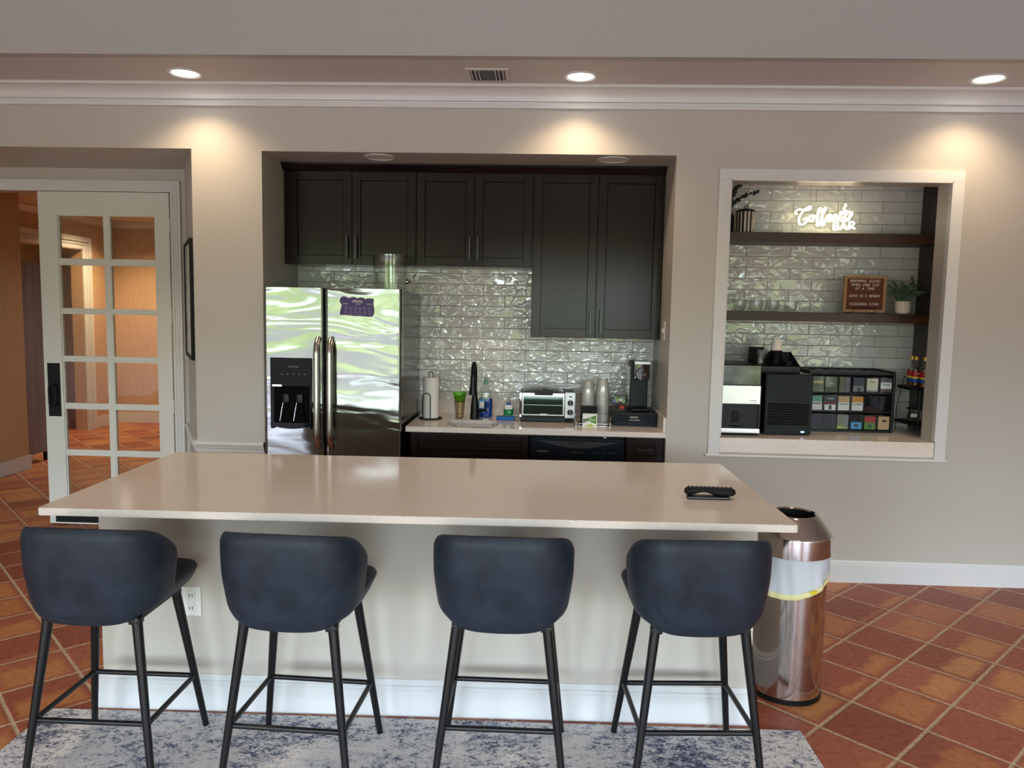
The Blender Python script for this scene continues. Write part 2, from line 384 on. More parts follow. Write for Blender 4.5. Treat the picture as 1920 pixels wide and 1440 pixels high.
# ------------------------------------------------------------------ mesh building helpers
class MB:
    def __init__(s): s.bm = bmesh.new(); s.mats = []
    def mi(s, m):
        if m is None: return 0
        if m not in s.mats: s.mats.append(m)
        return s.mats.index(m)
    def _fin(s, faces, m):
        i = s.mi(m)
        for f in faces: f.material_index = i
    def box(s, x0, x1, y0, y1, z0, z1, m=None, bev=0.0, seg=2, rot=None, piv=None):
        t = bmesh.new()
        bmesh.ops.create_cube(t, size=1.0)
        bmesh.ops.transform(t, verts=t.verts, matrix=Matrix.Translation(((x0 + x1) / 2, (y0 + y1) / 2, (z0 + z1) / 2)) @ Matrix.Diagonal((abs(x1 - x0), abs(y1 - y0), abs(z1 - z0), 1)))
        if bev: bmesh.ops.bevel(t, geom=t.edges[:], offset=bev, segments=seg, profile=0.5, affect='EDGES')
        if rot is not None: bmesh.ops.transform(t, verts=t.verts, matrix=Matrix.Translation(piv) @ rot @ Matrix.Translation(-Vector(piv)))
        return s.take(t, m)
    def take(s, t, m=None, mtx=None):
        i = s.mi(m); vm = {}
        for v in t.verts: vm[v] = s.bm.verts.new(mtx @ v.co if mtx else v.co)
        for f in t.faces:
            try:
                nf = s.bm.faces.new([vm[v] for v in f.verts]); nf.material_index = i
            except ValueError: pass
        t.free(); return s
    def tube(s, pts, r, m=None, n=10, closed=False, cap=True, r1=None):
        pts = [Vector(p) for p in pts]; K = len(pts); rings = []
        prev = None
        for k in range(K):
            if closed: d = pts[(k + 1) % K] - pts[k - 1]
            else: d = pts[min(k + 1, K - 1)] - pts[max(k - 1, 0)]
            d.normalize()
            if prev is None:
                a = Vector((0, 0, 1)) if abs(d.z) < 0.9 else Vector((0, 1, 0))
                u = d.cross(a).normalized()
            else:
                u = (prev - d * prev.dot(d)).normalized()
            prev = u; v = d.cross(u)
            rr = r[k] if isinstance(r, (list, tuple)) else (r if r1 is None else r + (r1 - r) * k / (K - 1))
            rings.append([s.bm.verts.new(pts[k] + (u * math.cos(2 * PI * j / n) + v * math.sin(2 * PI * j / n)) * rr) for j in range(n)])
        fs = []
        for k in range(K if closed else K - 1):
            A, B = rings[k], rings[(k + 1) % K]
            for j in range(n): fs.append(s.bm.faces.new((A[j], A[(j + 1) % n], B[(j + 1) % n], B[j])))
        if cap and not closed:
            fs.append(s.bm.faces.new(rings[0][::-1])); fs.append(s.bm.faces.new(rings[-1]))
        s._fin(fs, m); return s
    def lathe(s, prof, c=(0, 0, 0), m=None, n=32, cap0=True, cap1=True, sx=1.0, sy=1.0):
        c = Vector(c); rings = []
        for r, z in prof: rings.append([s.bm.verts.new(c + Vector((r * sx * math.cos(2 * PI * j / n), r * sy * math.sin(2 * PI * j / n), z))) for j in range(n)])
        fs = []
        for A, B in zip(rings, rings[1:]):
            for j in range(n): fs.append(s.bm.faces.new((A[j], A[(j + 1) % n], B[(j + 1) % n], B[j])))
        if cap0 and prof[0][0] > 1e-6: fs.append(s.bm.faces.new(rings[0][::-1]))
        if cap1 and prof[-1][0] > 1e-6: fs.append(s.bm.faces.new(rings[-1]))
        s._fin(fs, m); return s
    def prism(s, poly, axis, a, b, m=None):
        """poly of 2D points extruded along an axis: 'x' -> (y,z), 'y' -> (x,z), 'z' -> (x,y)"""
        def P(p, t): return {'x': (t, p[0], p[1]), 'y': (p[0], t, p[1]), 'z': (p[0], p[1], t)}[axis]
        A = [s.bm.verts.new(P(p, a)) for p in poly]; B = [s.bm.verts.new(P(p, b)) for p in poly]
        n = len(poly); fs = [s.bm.faces.new(A), s.bm.faces.new(B[::-1])]
        for j in range(n): fs.append(s.bm.faces.new((A[j], B[j], B[(j + 1) % n], A[(j + 1) % n])))
        s._fin(fs, m); return s
    def ball(s, c, r, m=None, sc=(1, 1, 1), u=16, v=10):
        t = bmesh.new(); bmesh.ops.create_uvsphere(t, u_segments=u, v_segments=v, radius=r)
        return s.take(t, m, Matrix.Translation(c) @ Matrix.Diagonal(tuple(sc) + (1,)))
    def text(s, txt, c, size, m=None, ext=0.0006, mtx=None, spacing=1.0, shear=0.0, align='CENTER'):
        """raised lettering facing -Y, centred on c"""
        cu = bpy.data.curves.new('t', 'FONT'); cu.body = txt; cu.size = size; cu.extrude = ext; cu.align_x = align; cu.align_y = 'CENTER'
        cu.space_character = spacing; cu.shear = shear; cu.resolution_u = 3
        o = bpy.data.objects.new('t', cu); COL.objects.link(o)
        dg = bpy.context.evaluated_depsgraph_get(); me = o.evaluated_get(dg).to_mesh()
        t = bmesh.new(); t.from_mesh(me); o.evaluated_get(dg).to_mesh_clear()
        bpy.data.objects.remove(o); bpy.data.curves.remove(cu)
        return s.take(t, m, Matrix.Translation(c) @ (mtx or Matrix.Identity(4)) @ Matrix.Rotation(PI / 2, 4, 'X'))

def tag(o, label=None, cat=None, group=None, kind=None):
    if label: o['label'] = label
    if cat: o['category'] = cat
    if group: o['group'] = group
    if kind: o['kind'] = kind
    return o
RM = {}
def thing(name, label, cat, loc=(0, 0, 0), rotz=0.0, group=None):
    o = bpy.data.objects.new(name, None); COL.objects.link(o); o.empty_display_size = 0.05
    o.location = loc; o.rotation_euler = (0, 0, rotz)
    RM[o.name] = Matrix.Translation(loc) @ Matrix.Rotation(rotz, 4, 'Z')
    return tag(o, label, cat, group)
def obj(name, mb, m=None, parent=None, local=False, smooth=40, org=None, sub=0):
    """link an MB as one mesh object. World coordinates unless local; parent may be a thing or a part."""
    me = bpy.data.meshes.new(name)
    bmesh.ops.recalc_face_normals(mb.bm, faces=mb.bm.faces[:])
    mb.bm.to_mesh(me); mb.bm.free()
    ms = list(mb.mats)
    if m is not None and (not ms): ms = [m]
    for x in ms: me.materials.append(x)
    o = bpy.data.objects.new(name, me); COL.objects.link(o)
    if parent is not None:
        o.parent = parent; RM[o.name] = RM[parent.name]
        if not local: me.transform(RM[parent.name].inverted())
    elif org is not None:
        me.transform(Matrix.Translation(-Vector(org))); o.location = org; RM[o.name] = Matrix.Translation(org)
    else: RM[o.name] = Matrix.Identity(4)
    if smooth:
        me.polygons.foreach_set('use_smooth', [True] * len(me.polygons))
        me.set_sharp_from_angle(angle=math.radians(smooth))
    if smooth and not sub:
        wnm = o.modifiers.new('weighted_normals', 'WEIGHTED_NORMAL'); wnm.keep_sharp = True; wnm.weight = 100
    if sub:
        md = o.modifiers.new('sub', 'SUBSURF'); md.levels = sub; md.render_levels = sub
    me.update(); return o
def struct(name, mb, m=None, parent=None, smooth=30):
    o = obj(name, mb, m, parent, smooth=smooth)
    if parent is None: o['kind'] = 'structure'
    return o
def dup(root, loc, rotz=None, label=None):
    r = root.copy(); COL.objects.link(r); r.location = loc
    if rotz is not None: r.rotation_euler = (0, 0, rotz)
    if label: r['label'] = label
    for ch in list(root.children):
        c = ch.copy(); COL.objects.link(c); c.parent = r
        for g in list(ch.children):
            d = g.copy(); COL.objects.link(d); d.parent = c
    return r
def arc(c, r, a0, a1, n, plane='xz'):
    out = []
    for k in range(n + 1):
        a = a0 + (a1 - a0) * k / n; p, q = r * math.cos(a), r * math.sin(a)
        out.append({'xz': (c[0] + p, c[1], c[2] + q), 'xy': (c[0] + p, c[1] + q, c[2]), 'yz': (c[0], c[1] + p, c[2] + q)}[plane])
    return out
def rrect(x0, x1, y0, y1, r, n=6):
    pts = []
    for cx, cy, a in ((x1 - r, y1 - r, 0), (x0 + r, y1 - r, PI / 2), (x0 + r, y0 + r, PI), (x1 - r, y0 + r, 1.5 * PI)):
        for k in range(n + 1):
            b = a + PI / 2 * k / n; pts.append((cx + r * math.cos(b), cy + r * math.sin(b)))
    return pts

# ------------------------------------------------------------------ the setting
b = MB(); b.box(XL, XR, YF - 0.4, 11.0, -0.1, 0.0); struct('floor', b, M_FLOOR)
KX0, KX1, KZ = -1.738, 0.774, 2.581          # kitchen recess
DX1, DXI, DZ = -2.174, -2.556, 2.591         # door recess: outer / inner right edge, head height
DXL, DXLI = -5.42, -5.04
CX0, CX1, CZ0, CZ1 = 1.099, 2.394, 0.797, 2.443   # coffee opening
YR = 4.85                                     # rear face of the thin wall around the coffee opening
YD = 5.40                                     # door wall plane
b = MB()
b.prism([(DX1, YW), (KX0, YW), (KX0, YB), (DXI, YD)], 'z', 0, ZC)              # pier between doors and kitchen
b.box(KX1, 0.95, YW, YB, 0, ZC)                                               # pier between kitchen and coffee alcove
b.box(0.95, CX0, YW, YR, 0, ZC); b.box(CX1, XR, YW, YR, 0, ZC)
b.box(CX0, CX1, YW, YR, CZ1, ZC)
b.box(KX0, KX1, YW, YB, KZ, ZC)
b.box(DXLI, DXI, YW, YD, DZ, ZC)
b.prism([(DXI, YW), (DX1, YW), (DXI, YD)], 'z', DZ, ZC)
b.prism([(DXL, YW), (DXLI, YW), (DXLI, YD)], 'z', DZ, ZC)
b.prism([(XL, YW), (DXL, YW), (DXLI, YD), (XL, YD)], 'z', 0, ZC)
struct('wall_back', b, M_WALL)
b = MB(); b.box(CX0, CX1, YW, YR, 0, CZ0); struct('wall_below_alcove', b, M_WALL)
b = MB(); b.box(KX0 - 0.3, KX1 + 0.3, YB + 0.004, YB + 0.12, 0, ZC); b.box(0.9, 2.9, YB + 0.004, YB + 0.12, 0, ZC)
struct('wall_recess', b, M_WALL)
b = MB(); b.box(KX0, KX1, YB - 0.004, YB + 0.004, 0.915, 2.0); struct('wall_kitchen', b, M_TILE)
b = MB(); b.box(0.95, 2.556, YB - 0.004, YB + 0.004, 0.86, 2.6); struct('wall_alcove', b, M_TILE)
b = MB(); b.box(2.58, 2.7, YR, YB, 0, ZC); b.box(0.95, 2.6, YR, YB, 2.62, 2.7); struct('wall_right_alcove', b, M_WALL)
# door wall
DOX0, DOX1, DOZ = -4.585, -2.662, 2.43
b = MB(); b.box(DOX1, DXI + 0.06, YD, YD + 0.12, 0, ZC); b.box(XL, DOX0, YD, YD + 0.12, 0, ZC); b.box(DOX0, DOX1, YD, YD + 0.12, DOZ, ZC)
struct('wall_doorway', b, M_WALL)
# main room shell
b = MB(); b.box(XL, XR, YS + 0.06, 5.6, ZC, ZC + 0.06); struct('ceiling_soffit', b, M_CEIL)
b = MB(); b.box(XL, XR, YS - 0.002, YS + 0.06, ZC, ZH); struct('wall_soffit', b, M_FASCIA)
b = MB(); b.box(XL, XR, YF, YS, ZH, ZH + 0.1); struct('ceiling', b, M_FASCIA)
b = MB(); b.box(XL - 0.1, XL, YF, 11.0, 0, ZH); struct('wall_left', b, M_WALL)
b = MB(); b.box(XR, XR + 0.1, YF, 5.6, 0, ZH); struct('wall_right', b, M_WALL)
b = MB(); xs = [XL] + [v for p in WINS for v in p] + [XR]
for i in range(0, len(xs), 2): b.box(xs[i], xs[i + 1], YF - 0.15, YF, 0, ZH)
for x0, x1 in WINS: b.box(x0, x1, YF - 0.15, YF, 0, WZ0); b.box(x0, x1, YF - 0.15, YF, WZ1, ZH)
struct('wall_front', b, M_WALL)
for i, (x0, x1) in enumerate(WINS):
    b = MB(); f = 0.06
    b.box(x0, x0 + f, YF - 0.1, YF - 0.03, WZ0, WZ1); b.box(x1 - f, x1, YF - 0.1, YF - 0.03, WZ0, WZ1)
    b.box(x0 + f, x1 - f, YF - 0.1, YF - 0.03, WZ0, WZ0 + f); b.box(x0 + f, x1 - f, YF - 0.1, YF - 0.03, WZ1 - f, WZ1)
    xm = (x0 + x1) / 2
    b.box(xm - 0.04, xm + 0.04, YF - 0.1, YF - 0.03, WZ0 + f, WZ1 - f)
    b.box(x0 + f, xm - 0.04, YF - 0.09, YF - 0.05, 2.0, 2.05); b.box(xm + 0.04, x1 - f, YF - 0.09, YF - 0.05, 2.0, 2.05)
    struct('window_%d' % (i + 1), b, M_TRIM)

# crown moulding along the long wall
cp = [(YW, 2.842), (YW - 0.020, 2.842), (YW - 0.022, 2.868), (YW - 0.010, 2.872), (YW - 0.012, 2.879), (YW - 0.030, 2.880), (YW - 0.032, 2.889)]
for k in range(9):
    a = k / 8 * PI / 2
    cp.append((YW - 0.032 - 0.062 * (1 - math.cos(a)), 2.889 + 0.054 * math.sin(a)))
cp += [(YW - 0.106, 2.944), (YW - 0.106, ZC), (YW, ZC)]
b = MB(); b.prism(cp, 'x', XL, XR); struct('trim_1', b, M_TRIM, smooth=25)
# chair rail on the pier and round its splayed side
def railprof(s): return [(0, 0.715), (s * 0.012, 0.716), (s * 0.014, 0.738), (s * 0.022, 0.744), (s * 0.024, 0.755), (s * 0.034, 0.764), (s * 0.034, 0.776), (s * 0.026, 0.785), (0, 0.785)]
b = MB(); b.prism([(YW + p[0], p[1]) for p in railprof(-1)], 'x', DX1, KX0)
t = MB(); t.prism([(-p[0], p[1]) for p in railprof(-1)], 'y', 0, 0.806)
ang = math.atan2(YD - YW, DXI - DX1) - PI / 2
mt = Matrix.Translation((DX1, YW, 0)) @ Matrix.Rotation(ang, 4, 'Z') @ Matrix.Scale(-1, 4, (1, 0, 0))
b.take(t.bm, None, mt); struct('trim_2', b, M_TRIM, smooth=25)
# coffee opening casing and sill
b = MB(); z0, z1 = 0.787, 2.506; g = 0.02
b.box(1.030, CX0, YW - g, YW, z0, CZ1, bev=0.002); b.box(CX1, 2.458, YW - g, YW, z0, CZ1, bev=0.002); b.box(1.030, 2.458, YW - g, YW, CZ1, z1, bev=0.002)
b.box(CX0, CX0 + 0.006, YW - g, YW + 0.02, 0.9, CZ1); b.box(CX1 - 0.006, CX1, YW - g, YW + 0.02, 0.9, CZ1); b.box(CX0, CX1, YW - g, YW + 0.02, CZ1 - 0.006, CZ1)
b.box(1.012, 2.470, YW - 0.032, YW, 0.772, 0.790, bev=0.006)
struct('trim_3', b, M_TRIM)
# baseboards
def bb_prof(s, y, h): return [(y, 0), (y + s * 0.016, 0), (y + s * 0.016, h * 0.80), (y + s * 0.012, h * 0.86), (y + s * 0.012, h * 0.90), (y + s * 0.006, h * 0.96), (y + s * 0.005, h), (y, h)]
b = MB(); b.prism(bb_prof(-1, YW, 0.137), 'x', KX1, XR); struct('baseboard_right', b, M_TRIM, smooth=20)

# ------------------------------------------------------------------ french door and hallway behind it
b = MB(); yc = YD - 0.022
for k, (o0, o1, pr) in enumerate(((0, 0.075, 0.012), (0.006, 0.020, 0.018), (0.026, 0.036, 0.016), (0.044, 0.050, 0.016), (0.058, 0.075, 0.024))):
    b.box(DOX1 + 0.003 + o0, DOX1 + 0.003 + o1, YD - pr, YD + 0.001, 0, DOZ + o1); b.box(DOX0 - o0, DOX1 + 0.003 + o0, YD - pr, YD + 0.001, DOZ + o0, DOZ + o1)
    b.box(DOX0 - o1, DOX0 - o0, YD - pr, YD + 0.001, 0, DOZ + o1)
struct('trim_4', b, M_TRIM)
dx0, dx1 = -3.622, -2.668
dy0, dy1 = YD - 0.012, YD + 0.030
cols = [(-3.484, -3.146), (-3.110, -2.773)]
rows = [(1.947, 2.265), (1.592, 1.915), (1.246, 1.565), (0.901, 1.220), (0.556, 0.873), (0.21, 0.528)]
door = thing('door_1', None, None, ((dx0 + dx1) / 2, YD, 0)); door['kind'] = 'structure'
b = MB()
b.box(dx0, cols[0][0], dy0, dy1, 0.008, 2.425, bev=0.002); b.box(cols[1][1], dx1, dy0, dy1, 0.008, 2.425, bev=0.002)
b.box(cols[0][0], cols[1][1], dy0, dy1, 2.265, 2.425); b.box(cols[0][0], cols[1][1], dy0, dy1, 0.008, 0.21)
obj('door_frame', b, M_DOOR, door)
b = MB()
b.box(cols[0][1], cols[1][0], dy0 + 0.006, dy1 - 0.006, 0.21, 2.265)
for (a0, a1), (c0, c1) in zip(rows[1:], rows):
    for q0, q1 in cols: b.box(q0, q1, dy0 + 0.006, dy1 - 0.006, a1, c0)
for x0, x1 in cols:
    for z0, z1 in rows:      # glazing beads
        e = 0.008
        b.box(x0, x0 + e, dy0 + 0.010, dy1 - 0.01, z0, z1); b.box(x1 - e, x1, dy0 + 0.010, dy1 - 0.01, z0, z1)
        b.box(x0 + e, x1 - e, dy0 + 0.010, dy1 - 0.01, z0, z0 + e); b.box(x0 + e, x1 - e, dy0 + 0.010, dy1 - 0.01, z1 - e, z1)
obj('muntins', b, M_DOOR, door)
for x0, x1 in cols:
    for z0, z1 in rows:
        b = MB(); b.box(x0 + 0.004, x1 - 0.004, YD + 0.007, YD + 0.011, z0 + 0.004, z1 - 0.004); obj('pane', b, M_GLASS, door)
b = MB(); b.box(-3.596, -3.503, dy0 - 0.004, dy0, 0.810, 1.200, bev=0.001); dpl = obj('handle_plate', b, M_BLKMATT, door)
b = MB(); pts = arc((-3.549, dy0 - 0.03, 1.018), 0.024, 0, PI, 8) + arc((-3.549, dy0 - 0.03, 0.912), 0.024, PI, 2 * PI, 8)
b.tube(pts, 0.007, closed=True); b.box(-3.556, -3.542, dy0 - 0.03, dy0 - 0.003, 1.034, 1.046); b.box(-3.556, -3.542, dy0 - 0.03, dy0 - 0.003, 0.884, 0.896)
obj('pull_ring', b, M_BLKMATT, dpl)
for z in (2.20, 1.56, 0.90, 0.25):
    b = MB(); b.tube([(dx1 + 0.004, dy0 - 0.004, z - 0.05), (dx1 + 0.004, dy0 - 0.004, z + 0.05)], 0.005); b.box(dx1 - 0.012, dx1 + 0.003, dy0 - 0.003, dy0, z - 0.05, z + 0.05)
    obj('hinge', b, M_DOOR, door)
b = MB(); b.box(-3.575, -2.72, dy0 - 0.003, dy0, 0.02, 0.17); obj('kick_plate', b, M_BLKMATT, door)

b = MB(); b.box(-5.30, -5.04, YD + 0.12, 7.22, 0, 2.74); struct('wall_hall_near', b, M_TAN)
b = MB(); b.box(-5.04, -5.022, YD + 0.12, 7.235, 0, 0.135, bev=0.003); b.box(-5.30, -5.022, 7.22, 7.238, 0, 0.135, bev=0.003); struct('baseboard_hall_near', b, M_TRIM)
HX = -5.87; HY = 10.28; HO0, HO1, HOZ = 7.9, 9.55, 2.31
b = MB(); b.box(HX - 0.15, HX, 7.0, HO0, 0, 2.74); b.box(HX - 0.15, HX, HO1, HY, 0, 2.74); b.box(HX - 0.15, HX, HO0, HO1, HOZ, 2.74)
struct('wall_hall_left', b, M_TAN)
b = MB(); b.box(XL, -1.6, HY, HY + 0.1, 0, 2.74); struct('wall_hall_back', b, M_TAN)
b = MB(); b.box(-1.7, -1.6, YD + 0.12, HY, 0, 2.74); struct('wall_hall_right', b, M_TAN)
b = MB(); b.box(XL, -1.6, YD + 0.12, HY + 0.1, 2.74, 2.82); struct('ceiling_hall', b, paint('hall_ceiling_paint', rgb(228, 216, 200), 0.6))
b = MB(); b.prism([(HY, 2.65), (HY - 0.02, 2.65), (HY - 0.02, 2.67), (HY - 0.07, 2.72), (HY - 0.07, 2.74), (HY, 2.74)], 'x', HX, -1.7)
b.prism([(HX, 2.65), (HX + 0.02, 2.65), (HX + 0.02, 2.67), (HX + 0.07, 2.72), (HX + 0.07, 2.74), (HX, 2.74)], 'y', 7.0, HY); struct('trim_5', b, M_TRIM)
b = MB(); b.box(HX, -1.7, HY - 0.016, HY, 0, 0.14); b.box(HX, HX + 0.016, HO1 + 0.17, HY - 0.016, 0, 0.14); struct('baseboard_hall', b, M_TRIM)
b = MB()
for o0, o1, pr in ((0, 0.16, 0.014), (0.01, 0.05, 0.022), (0.06, 0.075, 0.026), (0.10, 0.16, 0.036)):
    b.box(HX - 0.001, HX + pr, HO1 + o0, HO1 + o1, 0, HOZ + o1); b.box(HX - 0.001, HX + pr, HO0 - 0.16, HO1 + o0, HOZ + o0, HOZ + o1)
struct('trim_6', b, M_TRIM)
b = MB(); b.box(-6.75, -6.65, 6.9, HY, 0, 2.74); struct('wall_vestibule', b, M_WHITEROOM)
b = MB(); b.box(-6.75, HX - 0.15, 6.8, 6.9, 0, 2.74); struct('wall_vestibule_near', b, M_WHITEROOM)
d2 = thing('door_2', None, None, (-6.6, 8.8, 0)); d2['kind'] = 'structure'
b = MB(); b.box(-6.645, -6.60, 8.05, 9.0, 0.005, 2.2, bev=0.004); obj('door_leaf', b, M_WHITEROOM, d2)
b = MB(); b.box(-6.6, -6.592, 8.25, 8.80, 1.35, 2.1); obj('glass_panel', b, M_TEAL, d2)
b = MB(); b.box(-6.645, -6.58, 7.9, 8.03, 0, 2.35); b.box(-6.645, -6.58, 9.02, 9.15, 0, 2.35); b.box(-6.645, -6.58, 7.9, 9.15, 2.22, 2.35); struct('trim_7', b, M_TRIM)

lk = thing('locker_cabinet', 'tall grey wood-grain cabinet seen through the open doorway', 'cabinet', (-5.4, 7.46, 0))
b = MB(); b.box(-5.66, -5.15, 7.25, 7.68, 0.09, 2.03, bev=0.004); obj('body', b, M_GREYWOOD, lk)
for x in (-5.62, -5.17):
    for y in (7.29, 7.66):
        b = MB(); b.box(x - 0.015, x + 0.015, y - 0.015, y + 0.015, 0, 0.092); obj('leg', b, M_BLKMETAL, lk)

# hallway downlight
def downlight(x, y, z, label, group, lit=True, ro=0.097, ri=0.072):
    t = thing('recessed_downlight', label, 'ceiling light', (x, y, z), 0, group)
    b = MB(); b.lathe([(ro, 0), (ro, -0.004), (ro - 0.012, -0.008), (ri + 0.004, -0.004), (ri, 0.0)], (x, y, z), n=40, cap0=False, cap1=False); obj('trim_ring', b, M_TRIM, t)
    b = MB(); b.lathe([(0.0001, -0.0025), (ri, -0.0025)], (x, y, z), n=32, cap0=False, cap1=False); obj('lens', b, M_LENS if lit else M_WHITE, t)
    return t
LBL = ['lit recessed downlight in the ceiling strip above the french door side, leftmost', 'lit recessed downlight in the ceiling strip beside the air vent', 'lit recessed downlight in the ceiling strip above the coffee alcove']
for (x, y), l in zip(DOWNLIGHTS, LBL):
    downlight(x, y, ZC, l, 'lit downlights in the ceiling strip')
    spot('downlight_beam', (x, y, ZC - 0.02), SPOT_W, WARM, 2.25, 0.85, 0.05)
downlight(-1.043, 4.83, KZ, 'unlit recessed downlight over the refrigerator in the kitchen recess', 'unlit downlights in the kitchen recess', False)
downlight(0.41, 4.83, KZ, 'unlit recessed downlight over the tall cabinet in the kitchen recess', 'unlit downlights in the kitchen recess', False)
downlight(-5.25, 9.3, 2.74, 'lit recessed downlight in the hallway ceiling', None)
spot('hall_beam', (-5.25, 9.3, 2.72), HALL_W * 2.2, (1.0, 0.68, 0.38), 2.5, 0.9, 0.06)
spot('hall_beam', (-3.6, 7.3, 2.72), HALL_W * 0.5, (1.0, 0.93, 0.84), 2.5, 0.9, 0.06)
downlight(-3.6, 7.3, 2.74, 'second lit recessed downlight in the hallway, just past the door', None)

for (x, y), l in zip(((-2.0, 2.3), (1.2, 2.3), (-2.0, 0.0), (1.2, 0.0)), ('front left', 'front right', 'rear left', 'rear right')):
    downlight(x, y, ZH, 'lit recessed downlight in the high ceiling, %s of four' % l, 'lit downlights in the high ceiling')
    spot('room_beam', (x, y, ZH - 0.02), ROOM_W, (1.0, 0.80, 0.60), 2.0, 0.8, 0.06)
v = thing('ceiling_vent', 'rectangular white ceiling air vent with dark louvres', 'vent', (-0.34, 4.43, ZC))
vx0, vx1, vy0, vy1 = -0.462, -0.222, 4.31, 4.545
b = MB()
b.box(vx0, vx0 + 0.022, vy0, vy1, ZC - 0.006, ZC); b.box(vx1 - 0.022, vx1, vy0, vy1, ZC - 0.006, ZC); b.box(vx0 + 0.022, vx1 - 0.022, vy0, vy0 + 0.022, ZC - 0.006, ZC); b.box(vx0 + 0.022, vx1 - 0.022, vy1 - 0.022, vy1, ZC - 0.006, ZC)
obj('frame', b, M_CEIL, v)
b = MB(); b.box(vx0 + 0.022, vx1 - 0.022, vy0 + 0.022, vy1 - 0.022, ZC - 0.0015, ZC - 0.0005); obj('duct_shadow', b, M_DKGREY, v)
for k in range(9):
    y = vy0 + 0.032 + k * 0.0205
    b = MB(); b.box(vx0 + 0.078, vx1 - 0.078, y, y + 0.014, ZC - 0.008, ZC - 0.006, rot=Matrix.Rotation(0.5, 4, 'X'), piv=(0, y, ZC - 0.006)); obj('louvre', b, M_GREY, v)
for x in (vx0 + 0.032, vx0 + 0.055, vx0 + 0.074, vx1 - 0.074, vx1 - 0.055, vx1 - 0.032):
    b = MB(); b.box(x - 0.002, x + 0.002, vy0 + 0.022, vy1 - 0.022, ZC - 0.012, ZC - 0.002); obj('side_fin', b, M_TRIM, v)

# picture on the splayed side of the pier
pc = thing('framed_picture', 'narrow view of a black framed grey print on the side of the pier', 'picture', (DX1, YW, 1.29), ang)
u0, u1, h = 0.04, 0.70, 0.765
b = MB(); b.box(-0.022, -0.002, u0, u0 + 0.02, 0, h); b.box(-0.022, -0.002, u1 - 0.02, u1, 0, h); b.box(-0.022, -0.002, u0 + 0.02, u1 - 0.02, 0, 0.02); b.box(-0.022, -0.002, u0 + 0.02, u1 - 0.02, h - 0.02, h)
obj('frame', b, M_BLKMATT, pc, local=True)
b = MB(); b.box(-0.014, -0.003, u0 + 0.02, u1 - 0.02, 0.02, h - 0.02); obj('print', b, M_ART, pc, local=True)

sp = thing('light_switch', 'white light switch plate on the right side of the kitchen recess', 'switch', (KX1, 4.9, 1.53))
b = MB(); b.box(KX1 - 0.006, KX1, 4.865, 4.94, 1.472, 1.592, bev=0.002); pl = obj('wall_plate', b, M_WHITE, sp)
b = MB(); b.box(KX1 - 0.016, KX1 - 0.006, 4.896, 4.908, 1.52, 1.545, bev=0.002); obj('toggle', b, M_WHITE, sp)

# ------------------------------------------------------------------ refrigerator
FX0, FX1, FY, FZ = -1.716, -0.862, 4.62, 1.757
fr = thing('refrigerator', 'side-by-side stainless steel refrigerator with ice and water dispenser', 'refrigerator', ((FX0 + FX1) / 2, 5.0, 0))
b = MB(); b.box(FX0 + 0.004, FX1 - 0.004, FY + 0.075, 5.345, 0.02, FZ - 0.012, bev=0.004); obj('body', b, mat('black_steel_side', rgb(62, 66, 66), 0.2, 0.75), fr)
def fdoor(x0, x1):
    b = MB(); t = bmesh.new()
    r = 0.022; poly = []
    for cx, a in ((x1 - r, 0), (x0 + r, PI / 2)):       # rounded front vertical edges; y grows away from camera
        for k in range(7):
            aa = a + PI / 2 * k / 6; poly.append((cx + r * math.cos(aa), FY + r - r * math.sin(aa)))
    # slightly bowed front
    n = len(poly); poly += [(x0, FY + 0.07), (x1, FY + 0.07)]
    b.prism(poly, 'z', 0.06, FZ); return b
fd1 = obj('freezer_door', fdoor(FX0, -1.3435), M_FRIDGE, fr)
fd2 = obj('fridge_door', fdoor(-1.3335, FX1), M_FRIDGE, fr)
b = MB(); b.box(-1.343, -1.334, FY + 0.03, FY + 0.074, 0.06, FZ - 0.002); obj('door_gasket', b, M_BLKMATT, fr)
b = MB(); b.box(FX0 + 0.02, FX1 - 0.02, FY + 0.06, FY + 0.09, 0.0, 0.06); obj('toe_grille', b, M_BLKMATT, fr)
for x, dr in ((-1.372, fd1), (-1.291, fd2)):
    b = MB(); pts = []; K = 22
    for k in range(K + 1):
        f = k / K; z = 0.775 + f * 0.675
        e = min(f, 1 - f); y = FY - 0.052 * (1 - max(0, 1 - e / 0.13) ** 2.2) + 0.004
        pts.append((x, y, z))
    b.tube(pts, 0.019, n=14)
    obj('door_handle', b, M_STEEL, dr)
# dispenser in the freezer door
b = MB(); x0, x1 = -1.672, -1.412
b.box(x0, x1, FY - 0.010, FY + 0.002, 1.150, 1.327, bev=0.004); b.box(x0, x0 + 0.025, FY - 0.010, FY + 0.002, 0.888, 1.155, bev=0.003); b.box(x1 - 0.016, x1, FY - 0.010, FY + 0.002, 0.888, 1.155, bev=0.003)
b.prism([(x0 + k * (x1 - x0) / 8, 0.905 - 0.018 * math.sin(PI * k / 8)) for k in range(9)] + [(x1, 0.925), (x0, 0.925)], 'y', FY - 0.012, FY + 0.002)
dsp = obj('dispenser_panel', b, mat('dispenser_black', rgb(6, 8, 10), 0.12, Specular_IOR_Level=0.12), fd1)
b = MB(); b.box(x0 + 0.025, x1 - 0.016, FY - 0.004, FY - 0.0005, 0.925, 1.15); obj('dispenser_cavity', b, mat('cavity_black', rgb(3, 3, 4), 0.5, Specular_IOR_Level=0.04), fd1)
b = MB(); b.box(x0 + 0.012, x0 + 0.075, FY - 0.016, FY - 0.009, 1.148, 1.163, bev=0.003); obj('filter_badge', b, M_CHROME, fd1)
b = MB()
